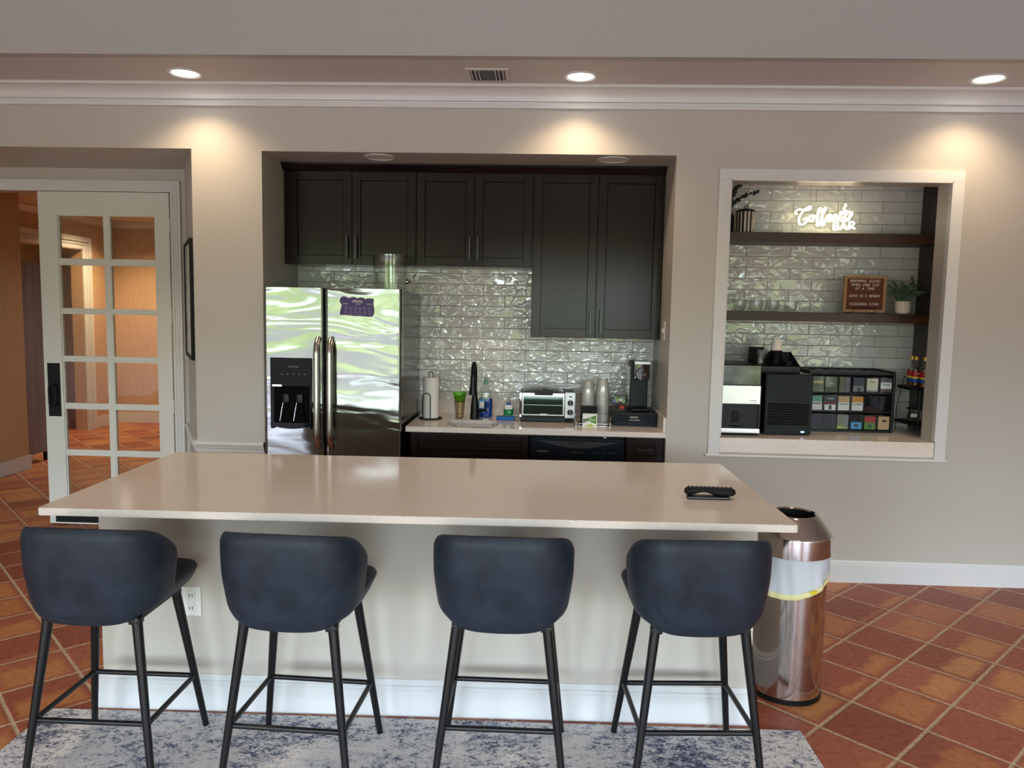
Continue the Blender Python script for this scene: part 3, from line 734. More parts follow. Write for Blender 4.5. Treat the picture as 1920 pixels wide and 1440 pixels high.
for xx in (-1.575, -1.49):
    b.lathe([(0.024, 0.0), (0.024, 0.045), (0.018, 0.05)], (xx, FY - 0.014, 1.055), M_BLK, n=16, sy=0.35)
    b.prism([(xx - 0.014, 1.055), (xx + 0.014, 1.055), (xx + 0.036, 0.935), (xx - 0.036, 0.935)], 'y', FY - 0.013, FY - 0.006, MATS['cavity_black'])
    b.tube([(xx - 0.016, FY - 0.014, 1.05), (xx - 0.022, FY - 0.015, 1.02), (xx - 0.037, FY - 0.014, 0.936)], 0.0022, M_CHROME, n=6)
obj('dispenser_paddle', b, None, fd1)
b = MB(); b.text('FRIGIDAIRE', (-1.525, FY - 0.0105, 1.272), 0.013, M_GREYTEXT)
obj('panel_print', b, None, fd1)
for k in range(5):
    b = MB(); b.box(-1.604 + k * 0.036, -1.594 + k * 0.036, FY - 0.0112, FY - 0.0098, 1.225, 1.229, M_GREYTEXT); obj('button_icon', b, None, fd1)

# magnet on the fridge
mg = thing('fridge_magnet', 'purple wavy-edged calendar magnet on the right refrigerator door', 'magnet', (-1.135, FY, 1.59))
out = [(-1.239, 1.597), (-1.236, 1.625), (-1.228, 1.650), (-1.229, 1.660), (-1.240, 1.675), (-1.238, 1.690), (-1.230, 1.703), (-1.216, 1.709), (-1.200, 1.705), (-1.186, 1.698), (-1.172, 1.702), (-1.158, 1.707), (-1.144, 1.704), (-1.130, 1.698), (-1.116, 1.703), (-1.102, 1.704), (-1.088, 1.697), (-1.079, 1.692), (-1.073, 1.699), (-1.031, 1.697), (-1.034, 1.675), (-1.033, 1.655), (-1.028, 1.625), (-1.031, 1.603), (-1.042, 1.589), (-1.062, 1.588), (-1.10, 1.591), (-1.150, 1.592), (-1.180, 1.595)]
b = MB(); b.prism([(-1.1345 + (x + 1.1345) * 1.022, 1.648 + (z - 1.648) * 1.04) for x, z in out], 'y', FY - 0.0014, FY - 0.0002, M_TEXT); b.prism(out, 'y', FY - 0.0026, FY - 0.0012, M_PURPLE)
b.text('xfinity', (-1.132, FY - 0.0028, 1.681), 0.027, M_TEXT)
for x, wd in ((-1.205, 0.03), (-1.128, 0.028), (-1.055, 0.034)): b.box(x - wd / 2, x + wd / 2, FY - 0.0032, FY - 0.0024, 1.6625, 1.6655, M_TEXT)
for r in range(6):
    for c in range(6):
        b.box(-1.212 + c * 0.029 + 0.002, -1.212 + c * 0.029 + 0.016 + 0.006 * ((r * 5 + c * 3) % 3) / 2, FY - 0.0032, FY - 0.0024, 1.645 - r * 0.0092, 1.648 - r * 0.0092, M_LILAC)
obj('sheet', b, None, mg)

# drinks dispenser on top of the fridge
wd = thing('drink_dispenser', 'clear acrylic drink dispenser with chrome tap on top of the refrigerator', 'drink dispenser', (-0.985, 4.915, FZ - 0.010))
c = (-0.985, 4.915, FZ - 0.010)
b = MB(); b.lathe([(0.100, 0.0), (0.112, 0.008), (0.116, 0.02), (0.116, 0.195), (0.120, 0.2), (0.120, 0.235), (0.117, 0.235), (0.113, 0.2), (0.110, 0.19), (0.110, 0.02), (0.0, 0.012)], c, n=40, cap0=True); obj('vessel', b, M_CLEAR, wd)
b = MB(); b.lathe([(0.030, 0.03), (0.030, 0.20)], c, n=20, cap0=False, cap1=False); obj('ice_core', b, M_CLEAR, wd)
b = MB(); sx, sy, sz = -0.880, 4.87, 1.812
b.tube([(sx, sy, sz), (sx + 0.055, sy - 0.03, sz)], 0.008); b.tube([(sx + 0.004, sy - 0.002, sz), (sx + 0.012, sy - 0.006, sz)], 0.016); b.tube([(sx + 0.05, sy - 0.028, sz + 0.02), (sx + 0.052, sy - 0.03, sz - 0.022)], 0.011); b.tube([(sx + 0.05, sy - 0.028, sz + 0.02), (sx + 0.066, sy - 0.04, sz + 0.044)], 0.006)
obj('tap', b, M_CHROME, wd)

# ------------------------------------------------------------------ cabinets
def shaker(b, x0, x1, z0, z1, y, th=0.020, st=0.055, rec=0.012, m=None):
    b.box(x0, x0 + st, y, y + th, z0, z1, m, bev=0.0012, seg=1); b.box(x1 - st, x1, y, y + th, z0, z1, m, bev=0.0012, seg=1)
    b.box(x0 + st, x1 - st, y, y + th, z1 - st, z1, m, bev=0.0012, seg=1); b.box(x0 + st, x1 - st, y, y + th, z0, z0 + st, m, bev=0.0012, seg=1)
    b.box(x0 + st + 0.0025, x1 - st - 0.0025, y + rec - 0.003, y + th - 0.001, z0 + st + 0.0025, z1 - st - 0.0025, m, bev=0.001, seg=1)
def barhandle(b, x, y, z0, z1):
    b.box(x - 0.0055, x + 0.0055, y - 0.034, y - 0.024, z0, z1, bev=0.0015); b.box(x - 0.004, x + 0.004, y - 0.026, y, z0 + 0.012, z0 + 0.022); b.box(x - 0.004, x + 0.004, y - 0.026, y, z1 - 0.022, z1 - 0.012)
UY = 5.062; UZ1 = 2.530
def upper(name, label, x0, x1, z0, doors, hx, hz):
    t = thing(name, label, 'cabinet', ((x0 + x1) / 2, 5.2, z0), 0, 'espresso upper cabinets')
    b = MB(); b.box(x0, x1, UY + 0.022, YB - 0.006, z0, UZ1 + 0.004); obj('body', b, M_ESP, t)
    for (a, c), h in zip(doors, hx):
        b = MB(); shaker(b, a, c, z0 + 0.003, UZ1, UY); d = obj('door', b, M_ESP, t)
        b = MB(); barhandle(b, h, UY, *hz); obj('handle', b, mat('gunmetal_handle', rgb(70, 70, 68), 0.3, 0.9), d)
upper('upper_cabinet', 'short dark espresso wall cabinet above the refrigerator, leftmost of three', -1.736, -0.850, 1.926, [(-1.698, -1.278), (-1.274, -0.852)], (-1.305, -1.246), (1.966, 2.118))
upper('upper_cabinet', 'short dark espresso wall cabinet over the sink, between its two neighbours', -0.849, -0.083, 1.926, [(-0.847, -0.468), (-0.464, -0.086)], (-0.492, -0.438), (1.966, 2.118))
upper('upper_cabinet', 'tall dark espresso wall cabinet hanging lowest, over the coffee maker', -0.082, 0.772, 1.470, [(-0.076, 0.341), (0.345, 0.764)], (0.308, 0.376), (1.500, 1.655))
b = MB(); y = UY
b.prism([(y + 0.03, 2.535), (y - 0.002, 2.535), (y - 0.006, 2.541), (y - 0.012, 2.545), (y - 0.030, 2.566), (y - 0.036, 2.568), (y - 0.036, KZ - 0.001), (y + 0.03, KZ - 0.001)], 'x', KX0 + 0.002, KX1 - 0.002)
o = obj('cabinet_crown', b, M_ESP); tag(o, 'dark crown moulding running along the tops of the wall cabinets', 'moulding')

LY = 4.718
t = thing('base_cabinet', 'dark espresso sink base cabinet between refrigerator and dishwasher', 'cabinet', (-0.45, 5.0, 0))
b = MB(); b.box(-0.822, -0.074, LY + 0.022, YB - 0.02, 0.1, 0.60); b.box(-0.822, -0.80, LY + 0.022, YB - 0.02, 0.6, 0.873); b.box(-0.096, -0.074, LY + 0.022, YB - 0.02, 0.6, 0.873); b.box(-0.80, -0.096, LY + 0.022, LY + 0.04, 0.6, 0.873); obj('body', b, M_ESP, t)
b = MB(); b.box(-0.81, -0.09, LY + 0.08, LY + 0.1, 0, 0.1); obj('toe_kick', b, M_BLKMATT, t)
b = MB(); shaker(b, -0.818, -0.076, 0.712, 0.862, LY, st=0.045); obj('false_drawer_front', b, M_ESP, t)
for a, c, h in ((-0.818, -0.449, -0.475), (-0.445, -0.076, -0.42)):
    b = MB(); shaker(b, a, c, 0.105, 0.706, LY); d = obj('door', b, M_ESP, t)
    b = MB(); barhandle(b, h, LY, 0.52, 0.67); obj('handle', b, MATS['gunmetal_handle'], d)
t = thing('drawer_cabinet', 'narrow dark espresso drawer cabinet right of the dishwasher', 'cabinet', (0.65, 5.0, 0))
b = MB(); b.box(0.534, 0.772, LY + 0.022, YB - 0.02, 0.1, 0.873); obj('body', b, M_ESP, t)
b = MB(); b.box(0.54, 0.77, LY + 0.08, LY + 0.1, 0, 0.1); obj('toe_kick', b, M_BLKMATT, t)
for z0, z1 in ((0.712, 0.862), (0.41, 0.706), (0.105, 0.404)):
    b = MB(); shaker(b, 0.538, 0.760, z0, z1, LY, st=0.045); d = obj('drawer', b, M_ESP, t)
    b = MB(); z = (z0 + z1) / 2 + 0.008; b.box(0.60, 0.695, LY - 0.028, LY - 0.018, z - 0.005, z + 0.005, bev=0.0015); b.box(0.612, 0.62, LY - 0.02, LY + 0.01, z - 0.004, z + 0.004); b.box(0.675, 0.683, LY - 0.02, LY + 0.01, z - 0.004, z + 0.004)
    obj('handle', b, M_BLKMETAL, d)
t = thing('dishwasher', 'black dishwasher with curved pocket handle under the counter', 'dishwasher', (0.23, 5.0, 0))
b = MB(); b.box(-0.066, 0.526, LY + 0.03, YB - 0.02, 0.02, 0.868); obj('body', b, M_BLKMATT, t)
b = MB(); b.box(-0.060, 0.522, LY - 0.004, LY + 0.03, 0.09, 0.712, bev=0.004); obj('door', b, M_SILVER, t)
b = MB(); b.box(-0.060, 0.522, LY - 0.006, LY + 0.03, 0.717, 0.855, bev=0.004); cpn = obj('control_panel', b, M_NAVYBLK, t)
b = MB(); n = 16
top = [(-0.03 + 0.54 * k / n, 0.838 - 0.004 * k / n) for k in range(n + 1)]
bot = [(x, 0.838 - 0.046 * math.sin(PI * k / n) ** 1.2) for k, (x, z) in enumerate(top)]
b.prism(top + bot[::-1][1:-1], 'y', LY - 0.0075, LY - 0.005); obj('handle_pocket', b, mat('pocket_black', rgb(5, 6, 9), 0.5), t)
b = MB(); b.prism([(0.17 + 0.1 * k / 8, 0.834) for k in range(9)] + [(0.27 - 0.1 * k / 8, 0.834 - 0.014 * math.sin(PI * k / 8) ** 0.5) for k in range(1, 8)], 'y', LY - 0.010, LY - 0.007); obj('latch', b, M_DKGREY, t)
b = MB(); b.text('FRIGIDAIRE', (0.012, LY - 0.0065, 0.770), 0.013, M_GREYTEXT)
obj('panel_print', b, None, cpn)
for x in (0.195, 0.215, 0.235, 0.258, 0.335, 0.355, 0.39, 0.43, 0.457):
    b = MB(); b.box(x, x + 0.009, LY - 0.0072, LY - 0.0058, 0.766, 0.7685, M_GREYTEXT); obj('button_icon', b, None, cpn)
b = MB(); b.box(0.392, 0.412, LY - 0.002, LY + 0.03, 0.860, 0.866); obj('mounting_clip', b, M_SILVER, t)

# ------------------------------------------------------------------ kitchen counter and sink
SKX0, SKX1, SKY0, SKY1 = -0.605, -0.275, 4.765, 5.02
def slab_with_hole(x0, x1, y0, y1, z0, z1, hole):
    b = MB(); t = bmesh.new()
    def loop(pts):
        vs = [t.verts.new((x, y, z1)) for x, y in pts]; return [t.edges.new((vs[i], vs[(i + 1) % len(vs)])) for i in range(len(vs))]
    e = loop([(x0, y0), (x1, y0), (x1, y1), (x0, y1)]) + loop(hole)
    bmesh.ops.triangle_fill(t, use_beauty=True, edges=e)
    r = bmesh.ops.extrude_face_region(t, geom=t.faces[:])
    bmesh.ops.translate(t, verts=[v for v in r['geom'] if isinstance(v, bmesh.types.BMVert)], vec=(0, 0, z0 - z1))
    b.take(t); return b
hole = rrect(SKX0, SKX1, SKY0, SKY1, 0.07)
CTZ = 0.908
o = obj('kitchen_countertop', slab_with_hole(-0.845, KX1 - 0.001, YW - 0.002, YB - 0.006, 0.876, CTZ, hole), M_QUARTZ); tag(o, 'beige quartz counter along the kitchen recess with a sink cut-out', 'countertop')
b = MB(); b.box(-0.845, KX1 - 0.02, YB - 0.026, YB - 0.006, CTZ + 0.0005, 1.012, bev=0.0015); o = obj('rear_upstand', b, M_QUARTZ); tag(o, 'low quartz upstand behind the kitchen counter under the tiles', 'backsplash')
b = MB(); b.box(KX1 - 0.0195, KX1 - 0.001, YW + 0.001, YB - 0.027, CTZ + 0.0005, 1.000, bev=0.0015); o = obj('side_upstand', b, M_QUARTZ); tag(o, 'short quartz side upstand at the right end of the kitchen counter', 'backsplash')
s = thing('sink', 'small stainless undermount sink set in the kitchen counter', 'sink', (-0.44, 4.89, CTZ))
b = MB()
R0 = rrect(SKX0 - 0.006, SKX1 + 0.006, SKY0 - 0.006, SKY1 + 0.006, 0.075); R1 = rrect(SKX0 + 0.01, SKX1 - 0.01, SKY0 + 0.01, SKY1 - 0.01, 0.06)
vs0 = [b.bm.verts.new((x, y, 0.8755)) for x, y in R0]; vs1 = [b.bm.verts.new((x, y, 0.73)) for x, y in R1]
for j in range(len(vs0)): b.bm.faces.new((vs0[j], vs0[(j + 1) % len(vs0)], vs1[(j + 1) % len(vs0)], vs1[j]))
b.bm.faces.new(vs1); obj('basin', b, M_STEEL, s)
b = MB(); b.lathe([(0.0, 0.733), (0.03, 0.733), (0.034, 0.7312)], (-0.44, 4.89, 0), n=20, cap0=False); obj('drain', b, M_CHROME, s)

f = thing('faucet', 'black gooseneck pull-down faucet behind the sink', 'faucet', (-0.449, 5.10, CTZ))
b = MB(); fx, fy = -0.449, 5.10
b.lathe([(0.031, 0), (0.031, 0.01), (0.029, 0.04), (0.027, 0.09), (0.019, 0.155), (0.0145, 0.19)], (fx, fy, CTZ), n=24)
pts = [(fx, fy, CTZ + 0.18), (fx, fy, CTZ + 0.29)] + [(fx, fy - 0.075 + 0.075 * math.cos(a * PI / 10), CTZ + 0.305 + 0.075 * math.sin(a * PI / 10)) for a in range(0, 11)]
b.tube(pts, 0.0145, n=16); obj('spout', b, M_BLK, f)
b = MB(); b.lathe([(0.0165, 0.305), (0.018, 0.26), (0.026, 0.19), (0.027, 0.18), (0.02, 0.178)], (fx, fy - 0.15, CTZ), n=20); obj('spray_head', b, M_BLK, f)
b = MB(); b.tube([(fx + 0.02, fy, CTZ + 0.055), (fx + 0.05, fy - 0.008, CTZ + 0.058)], 0.013); b.tube([(fx + 0.045, fy - 0.008, CTZ + 0.058), (fx + 0.078, fy - 0.018, CTZ + 0.064)], 0.0085)
b.tube([(fx + 0.07, fy - 0.018, CTZ + 0.058), (fx + 0.074, fy - 0.018, CTZ + 0.125)], 0.005); obj('lever', b, M_BLK, f)

# paper towel holder and roll
PX, PY = -0.742, 5.06
t = thing('paper_towel_holder', 'black wire paper towel holder standing beside the refrigerator', 'holder', (PX, PY, CTZ))
b = MB(); b.tube(arc((PX, PY, CTZ + 0.004), 0.076, 0, 2 * PI, 32, 'xy')[:-1], 0.004, closed=True); b.tube([(PX - 0.076, PY, CTZ + 0.004), (PX + 0.076, PY, CTZ + 0.004)], 0.003); b.tube([(PX, PY - 0.076, CTZ + 0.004), (PX, PY + 0.076, CTZ + 0.004)], 0.003); obj('base_ring', b, M_BLKMETAL, t)
b = MB(); b.tube([(PX - 0.014, PY, CTZ + 0.004), (PX - 0.014, PY, CTZ + 0.30)] + arc((PX, PY, CTZ + 0.302), 0.014, PI, 0, 8) + [(PX + 0.014, PY, CTZ + 0.004)], 0.0032); obj('centre_loop', b, M_BLKMETAL, t)
b = MB(); ax = PX - 0.020; b.tube([(ax - 0.026, PY - 0.062, CTZ + 0.004), (ax - 0.026, PY - 0.062, CTZ + 0.150)] + arc((ax, PY - 0.062, CTZ + 0.152), 0.026, PI, 0, 10) + [(ax + 0.026, PY - 0.062, CTZ + 0.004)], 0.0032); obj('tension_arm', b, M_BLKMETAL, t)
t = thing('paper_towel_roll', 'white paper towel roll upright on the black wire holder', 'paper towels', (PX, PY, CTZ + 0.009))
b = MB(); b.lathe([(0.018, 0.0), (0.053, 0.0), (0.054, 0.002), (0.054, 0.268), (0.053, 0.27), (0.018, 0.27), (0.018, 0.0)], (PX, PY, CTZ + 0.009), n=40, cap0=False, cap1=False); obj('roll', b, M_PAPER, t)

t = thing('tumbler', 'clear tapered tumbler with bright green lid beside the faucet', 'cup', (-0.553, 5.12, CTZ))
c = (-0.553, 5.12, CTZ)
b = MB(); b.lathe([(0.027, 0), (0.028, 0.003), (0.042, 0.165), (0.0395, 0.165), (0.026, 0.006), (0.0, 0.005)], c, n=28); obj('cup', b, thin_glass('smoky_tumbler', (0.80, 0.76, 0.68, 1), face=0.05), t)
b = MB(); b.lathe([(0.045, 0.160), (0.046, 0.172), (0.043, 0.180), (0.0, 0.181)], c, n=28, cap0=False); b.lathe([(0.0405, 0.16), (0.038, 0.13), (0.028, 0.108), (0.0, 0.104)], c, n=24, cap0=False); obj('lid', b, M_GREEN, t)

t = thing('dish_soap_bottle', 'tall dish soap bottle half full of blue liquid behind the faucet', 'soap bottle', (-0.383, 5.19, CTZ))
c = (-0.383, 5.19, CTZ)
b = MB(); b.lathe([(0.046, 0), (0.050, 0.006), (0.050, 0.10), (0.048, 0.13), (0.044, 0.165), (0.036, 0.20), (0.024, 0.222), (0.016, 0.232)], c, n=28, sy=0.62); obj('bottle', b, M_CLEAR, t)
b = MB(); b.lathe([(0.044, 0.003), (0.047, 0.008), (0.047, 0.10), (0.0455, 0.130), (0.0, 0.130)], c, n=28, sy=0.6); obj('liquid', b, M_BLUEL, t)
b = MB(); b.lathe([(0.018, 0.230), (0.017, 0.245), (0.011, 0.258), (0.010, 0.272), (0.0, 0.274)], c, n=18); obj('cap', b, mat('mint_cap', rgb(120, 160, 140), 0.4), t)
b = MB(); b.box(-0.425, -0.388, 5.155, 5.1575, CTZ + 0.035, CTZ + 0.128, M_SKYB); b.box(-0.421, -0.392, 5.1545, 5.1552, CTZ + 0.07, CTZ + 0.11, M_TEXT); obj('label', b, None, t)

DX, DY = -0.232, 5.17
t = thing('soap_dish', 'white scalloped soap dish between the blue bottle and the toaster oven', 'dish', (DX, DY, CTZ))
b = MB(); n = 48; rings = []
for r, z in ((0.045, 0.0), (0.06, 0.004), (0.085, 0.022), (0.082, 0.024), (0.058, 0.008), (0.0, 0.007)):
    rings.append([b.bm.verts.new((DX + r * (1 + (0.06 * math.cos(12 * 2 * PI * j / n) if r > 0.07 else 0)) * math.cos(2 * PI * j / n), DY + 0.62 * r * (1 + (0.06 * math.cos(12 * 2 * PI * j / n) if r > 0.07 else 0)) * math.sin(2 * PI * j / n), CTZ + z + (0.004 * math.cos(12 * 2 * PI * j / n) if r > 0.07 else 0))) for j in range(n)])
for A, B in zip(rings, rings[1:]):
    for j in range(n): b.bm.faces.new((A[j], A[(j + 1) % n], B[(j + 1) % n], B[j]))
obj('shell', b, M_WHITE, t)
t = thing('soap_pump', 'hand soap pump bottle with green liquid standing on the white dish', 'soap bottle', (-0.222, DY, CTZ + 0.009))
c = (-0.222, DY, CTZ + 0.009)
b = MB(); b.lathe([(0.033, 0), (0.036, 0.005), (0.036, 0.07), (0.030, 0.095), (0.014, 0.115), (0.012, 0.122)], c, n=26, sy=0.7); obj('bottle', b, M_CLEAR, t)
b = MB(); b.lathe([(0.031, 0.003), (0.0335, 0.006), (0.0335, 0.058), (0.0, 0.058)], c, n=26, sy=0.66); obj('liquid', b, M_GREENL, t)
b = MB(); b.lathe([(0.014, 0.120), (0.014, 0.134), (0.006, 0.136), (0.006, 0.154)], c, n=16); b.box(c[0] - 0.008, c[0] + 0.008, c[1] - 0.03, c[1] + 0.008, c[2] + 0.150, c[2] + 0.158, bev=0.003); obj('pump_head', b, M_CLEAR, t)
b = MB(); b.box(-0.247, -0.197, DY - 0.0275, DY - 0.0258, CTZ + 0.064, CTZ + 0.108, M_TEXT); b.prism([(-0.247, CTZ + 0.095)] + [(-0.247 + 0.05 * k / 8, CTZ + 0.095 + 0.022 * math.sin(PI * k / 8)) for k in range(9)] + [(-0.197, CTZ + 0.095)], 'y', DY - 0.029, DY - 0.0276, M_BLUE); obj('label', b, None, t)
t = thing('sponge', 'blue sponge lying on the counter in front of the soap dish', 'sponge', (-0.235, 5.085, CTZ))
b = MB(); b.box(-0.300, -0.178, 5.055, 5.112, CTZ, CTZ + 0.026, bev=0.006); obj('pad', b, M_SPONGE, t)

# toaster oven
t = thing('toaster_oven', 'silver toaster oven with glass door and two knobs on the kitchen counter', 'toaster oven', (0.045, 5.16, CTZ))
x0, x1, y0, y1, z0 = -0.140, 0.226, 5.02, 5.30, CTZ
b = MB(); b.box(x0, x1 - 0.003, y0 + 0.012, y1, z0 + 0.014, z0 + 0.196, bev=0.008); obj('body', b, M_DKGREY, t)
b = MB(); b.box(x0, 0.158, y0 - 0.002, y0 + 0.014, z0 + 0.004, z0 + 0.034, bev=0.003); 
obj('crumb_tray', b, M_DKGREY, t)
b = MB(); b.box(x0 - 0.006, x0 + 0.012, y0 - 0.006, y0 + 0.014, z0 + 0.03, z0 + 0.196, bev=0.004); obj('side_trim', b, M_CHROME, t)
b = MB(); f0, f1, g0, g1 = x0 + 0.014, 0.152, z0 + 0.045, z0 + 0.194
b.box(f0, f0 + 0.008, y0 - 0.004, y0 + 0.01, g0, g1); b.box(f1 - 0.008, f1, y0 - 0.004, y0 + 0.01, g0, g1); b.box(f0 + 0.008, f1 - 0.008, y0 - 0.004, y0 + 0.01, g1 - 0.022, g1); b.box(f0 + 0.008, f1 - 0.008, y0 - 0.004, y0 + 0.01, g0, g0 + 0.007)
dr = obj('door_frame', b, M_STEEL, t)
b = MB(); og = mat('oven_glass', rgb(60, 76, 66), 0.05, 0.55); b.box(f0 + 0.008, f1 - 0.008, y0, y0 + 0.004, g0 + 0.007, g1 - 0.022, og); b.box(f0 + 0.012, f1 - 0.012, y0 - 0.002, y0, g0 + 0.068, g0 + 0.071, M_SILVER); obj('window', b, None, t)
b = MB(); b.box(-0.045, 0.075, y0 - 0.036, y0 - 0.022, z0 + 0.183, z0 + 0.199, bev=0.004); b.box(-0.035, -0.022, y0 - 0.025, y0, z0 + 0.184, z0 + 0.196); b.box(0.052, 0.065, y0 - 0.025, y0, z0 + 0.184, z0 + 0.196); obj('handle', b, M_BLK, dr)
b = MB(); b.box(0.155, 0.226, y0 - 0.010, y0 + 0.014, z0 + 0.030, z0 + 0.203, bev=0.006); cpn = obj('control_panel', b, M_SILVER, t)
for z in (z0 + 0.133, z0 + 0.071):
    b = MB(); b.take((lambda q: (bmesh.ops.create_cone(q, cap_ends=True, segments=24, radius1=0.020, radius2=0.018, depth=0.018), q)[1])(bmesh.new()), M_BLK, Matrix.Translation((0.192, y0 - 0.018, z)) @ Matrix.Rotation(PI / 2, 4, 'X'))
    b.box(0.188, 0.196, y0 - 0.034, y0 - 0.026, z - 0.017, z + 0.017, M_GREY, bev=0.002); obj('knob', b, None, t)
b = MB(); b.box(0.183, 0.202, y0 - 0.0115, y0 - 0.0095, z0 + 0.172, z0 + 0.179); obj('indicator', b, M_BLK, t)
b = MB(); b.box(-0.005, 0.04, y0 - 0.0052, y0 - 0.0035, z0 + 0.052, z0 + 0.057, M_SILVER)
obj('badge', b, None, t)
t = thing('plastic_bag', 'crumpled clear plastic bag lying on top of the toaster oven', 'bag', (0.02, 5.14, CTZ + 0.196))
b = MB(); rg = random.Random(3); nx, ny = 16, 8; g = []
for i in range(nx + 1):
    row = []
    for j in range(ny + 1):
        x = -0.125 + 0.27 * i / nx; y = 5.05 + 0.18 * j / ny
        e = math.sin(PI * i / nx) * math.sin(PI * j / ny)
        row.append(b.bm.verts.new((x, y, CTZ + 0.198 + 0.03 * e ** 0.5 * (0.45 + 0.55 * rg.random()))))
    g.append(row)
for i in range(nx):
    for j in range(ny): b.bm.faces.new((g[i][j], g[i + 1][j], g[i + 1][j + 1], g[i][j + 1]))
obj('film', b, M_FILM, t, smooth=25)

# cup caddy with two bagged stacks of cups, napkins and a tea box
t = thing('cup_caddy', 'low chrome wire caddy holding cups and napkins', 'caddy', (0.335, 4.96, CTZ))
b = MB(); R = rrect(0.220, 0.452, 4.862, 5.09, 0.03, 5)
for z in (0.004, 0.02): b.tube([(x, y, CTZ + z) for x, y in R], 0.0028, closed=True)
b.box(0.225, 0.447, 4.868, 5.084, CTZ + 0.001, CTZ + 0.004); obj('tray', b, M_CHROME, t)
b = MB()
for x, y in ((0.226, 4.87), (0.446, 4.87), (0.226, 5.08), (0.446, 5.08)): b.tube([(x, y, CTZ + 0.004), (x, y, CTZ + 0.07)] , 0.0025)
b.tube([(x, y, CTZ + 0.07) for x, y in R[:14]], 0.0025); obj('rail', b, M_CHROME, t)
M_CUPW = mat('translucent_white_cups', rgb(190, 188, 184), 0.3)
CZ = CTZ + 0.005
for nm, lab, cx, cy, zb, n in (('cup_stack', 'bagged stack of pale plastic cups behind the black napkin holder', 0.3075, 5.03, 0.0, 15), ('cup_stack', 'bagged stack of pale plastic cups reaching lower, next to the coffee maker drawer', 0.4035, 5.03, 0.0, 16)):
    t = thing(nm, lab, 'cups', (cx, cy, CZ), 0, 'bagged cup stacks in the caddy')
    b = MB(); prof = []
    for k in range(n):      # upside-down nested cups: rims step up the stack
        z = k * 0.0125; prof += [(0.0450, z), (0.0450, z + 0.004), (0.0425, z + 0.0055), (0.042, z + 0.0125)]
    z = n * 0.0125; prof += [(0.042, z), (0.031, z + 0.085), (0.029, z + 0.088), (0.0, z + 0.088)]
    b.lathe(prof, (cx, cy, CZ + zb), n=28); obj('cups', b, M_CUPW, t)
    b = MB(); rg = random.Random(int(cx * 1000)); rings = []; H = n * 0.0125 + 0.10; N = 28
    for k in range(13):
        f = k / 12; z = 0.06 + f * (H - 0.06); r = 0.0462 if f < 0.62 else 0.0462 - 0.012 * ((f - 0.62) / 0.38)
        rings.append([b.bm.verts.new((cx + (r + 0.0014 * rg.random()) * math.cos(2 * PI * j / N), cy + (r + 0.0014 * rg.random()) * math.sin(2 * PI * j / N), CZ + z)) for j in range(N)])
    top = b.bm.verts.new((cx, cy, CZ + H + 0.004))
    for A, B in zip(rings, rings[1:]):
        for j in range(N): b.bm.faces.new((A[j], A[(j + 1) % N], B[(j + 1) % N], B[j]))
    for j in range(N): b.bm.faces.new((rings[-1][j], rings[-1][(j + 1) % N], top))
    obj('bag', b, M_FILM, t)
t = thing('napkin_holder', 'black napkin holder in the chrome caddy behind the tea box', 'holder', (0.312, 4.92, CZ))
b = MB(); b.box(0.256, 0.362, 4.893, 4.897, CZ, CZ + 0.118); b.box(0.256, 0.362, 4.955, 4.959, CZ, CZ + 0.118); b.box(0.256, 0.260, 4.897, 4.955, CZ, CZ + 0.118); b.box(0.358, 0.362, 4.897, 4.955, CZ, CZ + 0.118); b.box(0.260, 0.358, 4.897, 4.955, CZ, CZ + 0.004); obj('case', b, M_BLKMATT, t)
b = MB(); b.box(0.262, 0.356, 4.899, 4.953, CZ + 0.005, CZ + 0.121, bev=0.003); obj('napkins', b, mat('black_napkins', rgb(20, 20, 21), 0.9), t)
t = thing('tea_box', 'small white box with green triangle print at the front of the caddy', 'box', (0.313, 4.848, CTZ))
b = MB(); x0, x1, y, z0, z1 = 0.266, 0.359, 4.839, CTZ, CTZ + 0.088
b.box(x0, x1, y, y + 0.018, z0, z1, M_WHITE, bev=0.001)
b.prism([(x0 + 0.012, z0 + 0.052), (x1 - 0.006, z1 - 0.008), (x1 - 0.006, z0 + 0.022)], 'y', y - 0.0008, y, M_GRNP)
b.prism([(x0 + 0.004, z0 + 0.028), (x0 + 0.004, z0 + 0.056), (x0 + 0.034, z0 + 0.042)], 'y', y - 0.0016, y - 0.0006, M_BLK)
b.prism([(x0 + 0.01, z0 + 0.004), (x0 + 0.05, z0 + 0.024), (x1 - 0.02, z0 + 0.008), (x1 - 0.02, z0 + 0.003)], 'y', y - 0.0008, y, M_LIME)
b.box(x0 + 0.042, x1 - 0.012, y - 0.0018, y - 0.0007, z0 + 0.046, z0 + 0.050, M_TEXT); b.box(x0 + 0.042, x0 + 0.056, y - 0.0018, y - 0.0007, z0 + 0.056, z0 + 0.060, M_TEXT); b.box(x0 + 0.008, x0 + 0.022, y - 0.0024, y - 0.0015, z0 + 0.040, z0 + 0.044, M_TEXT)
obj('carton', b, None, t)

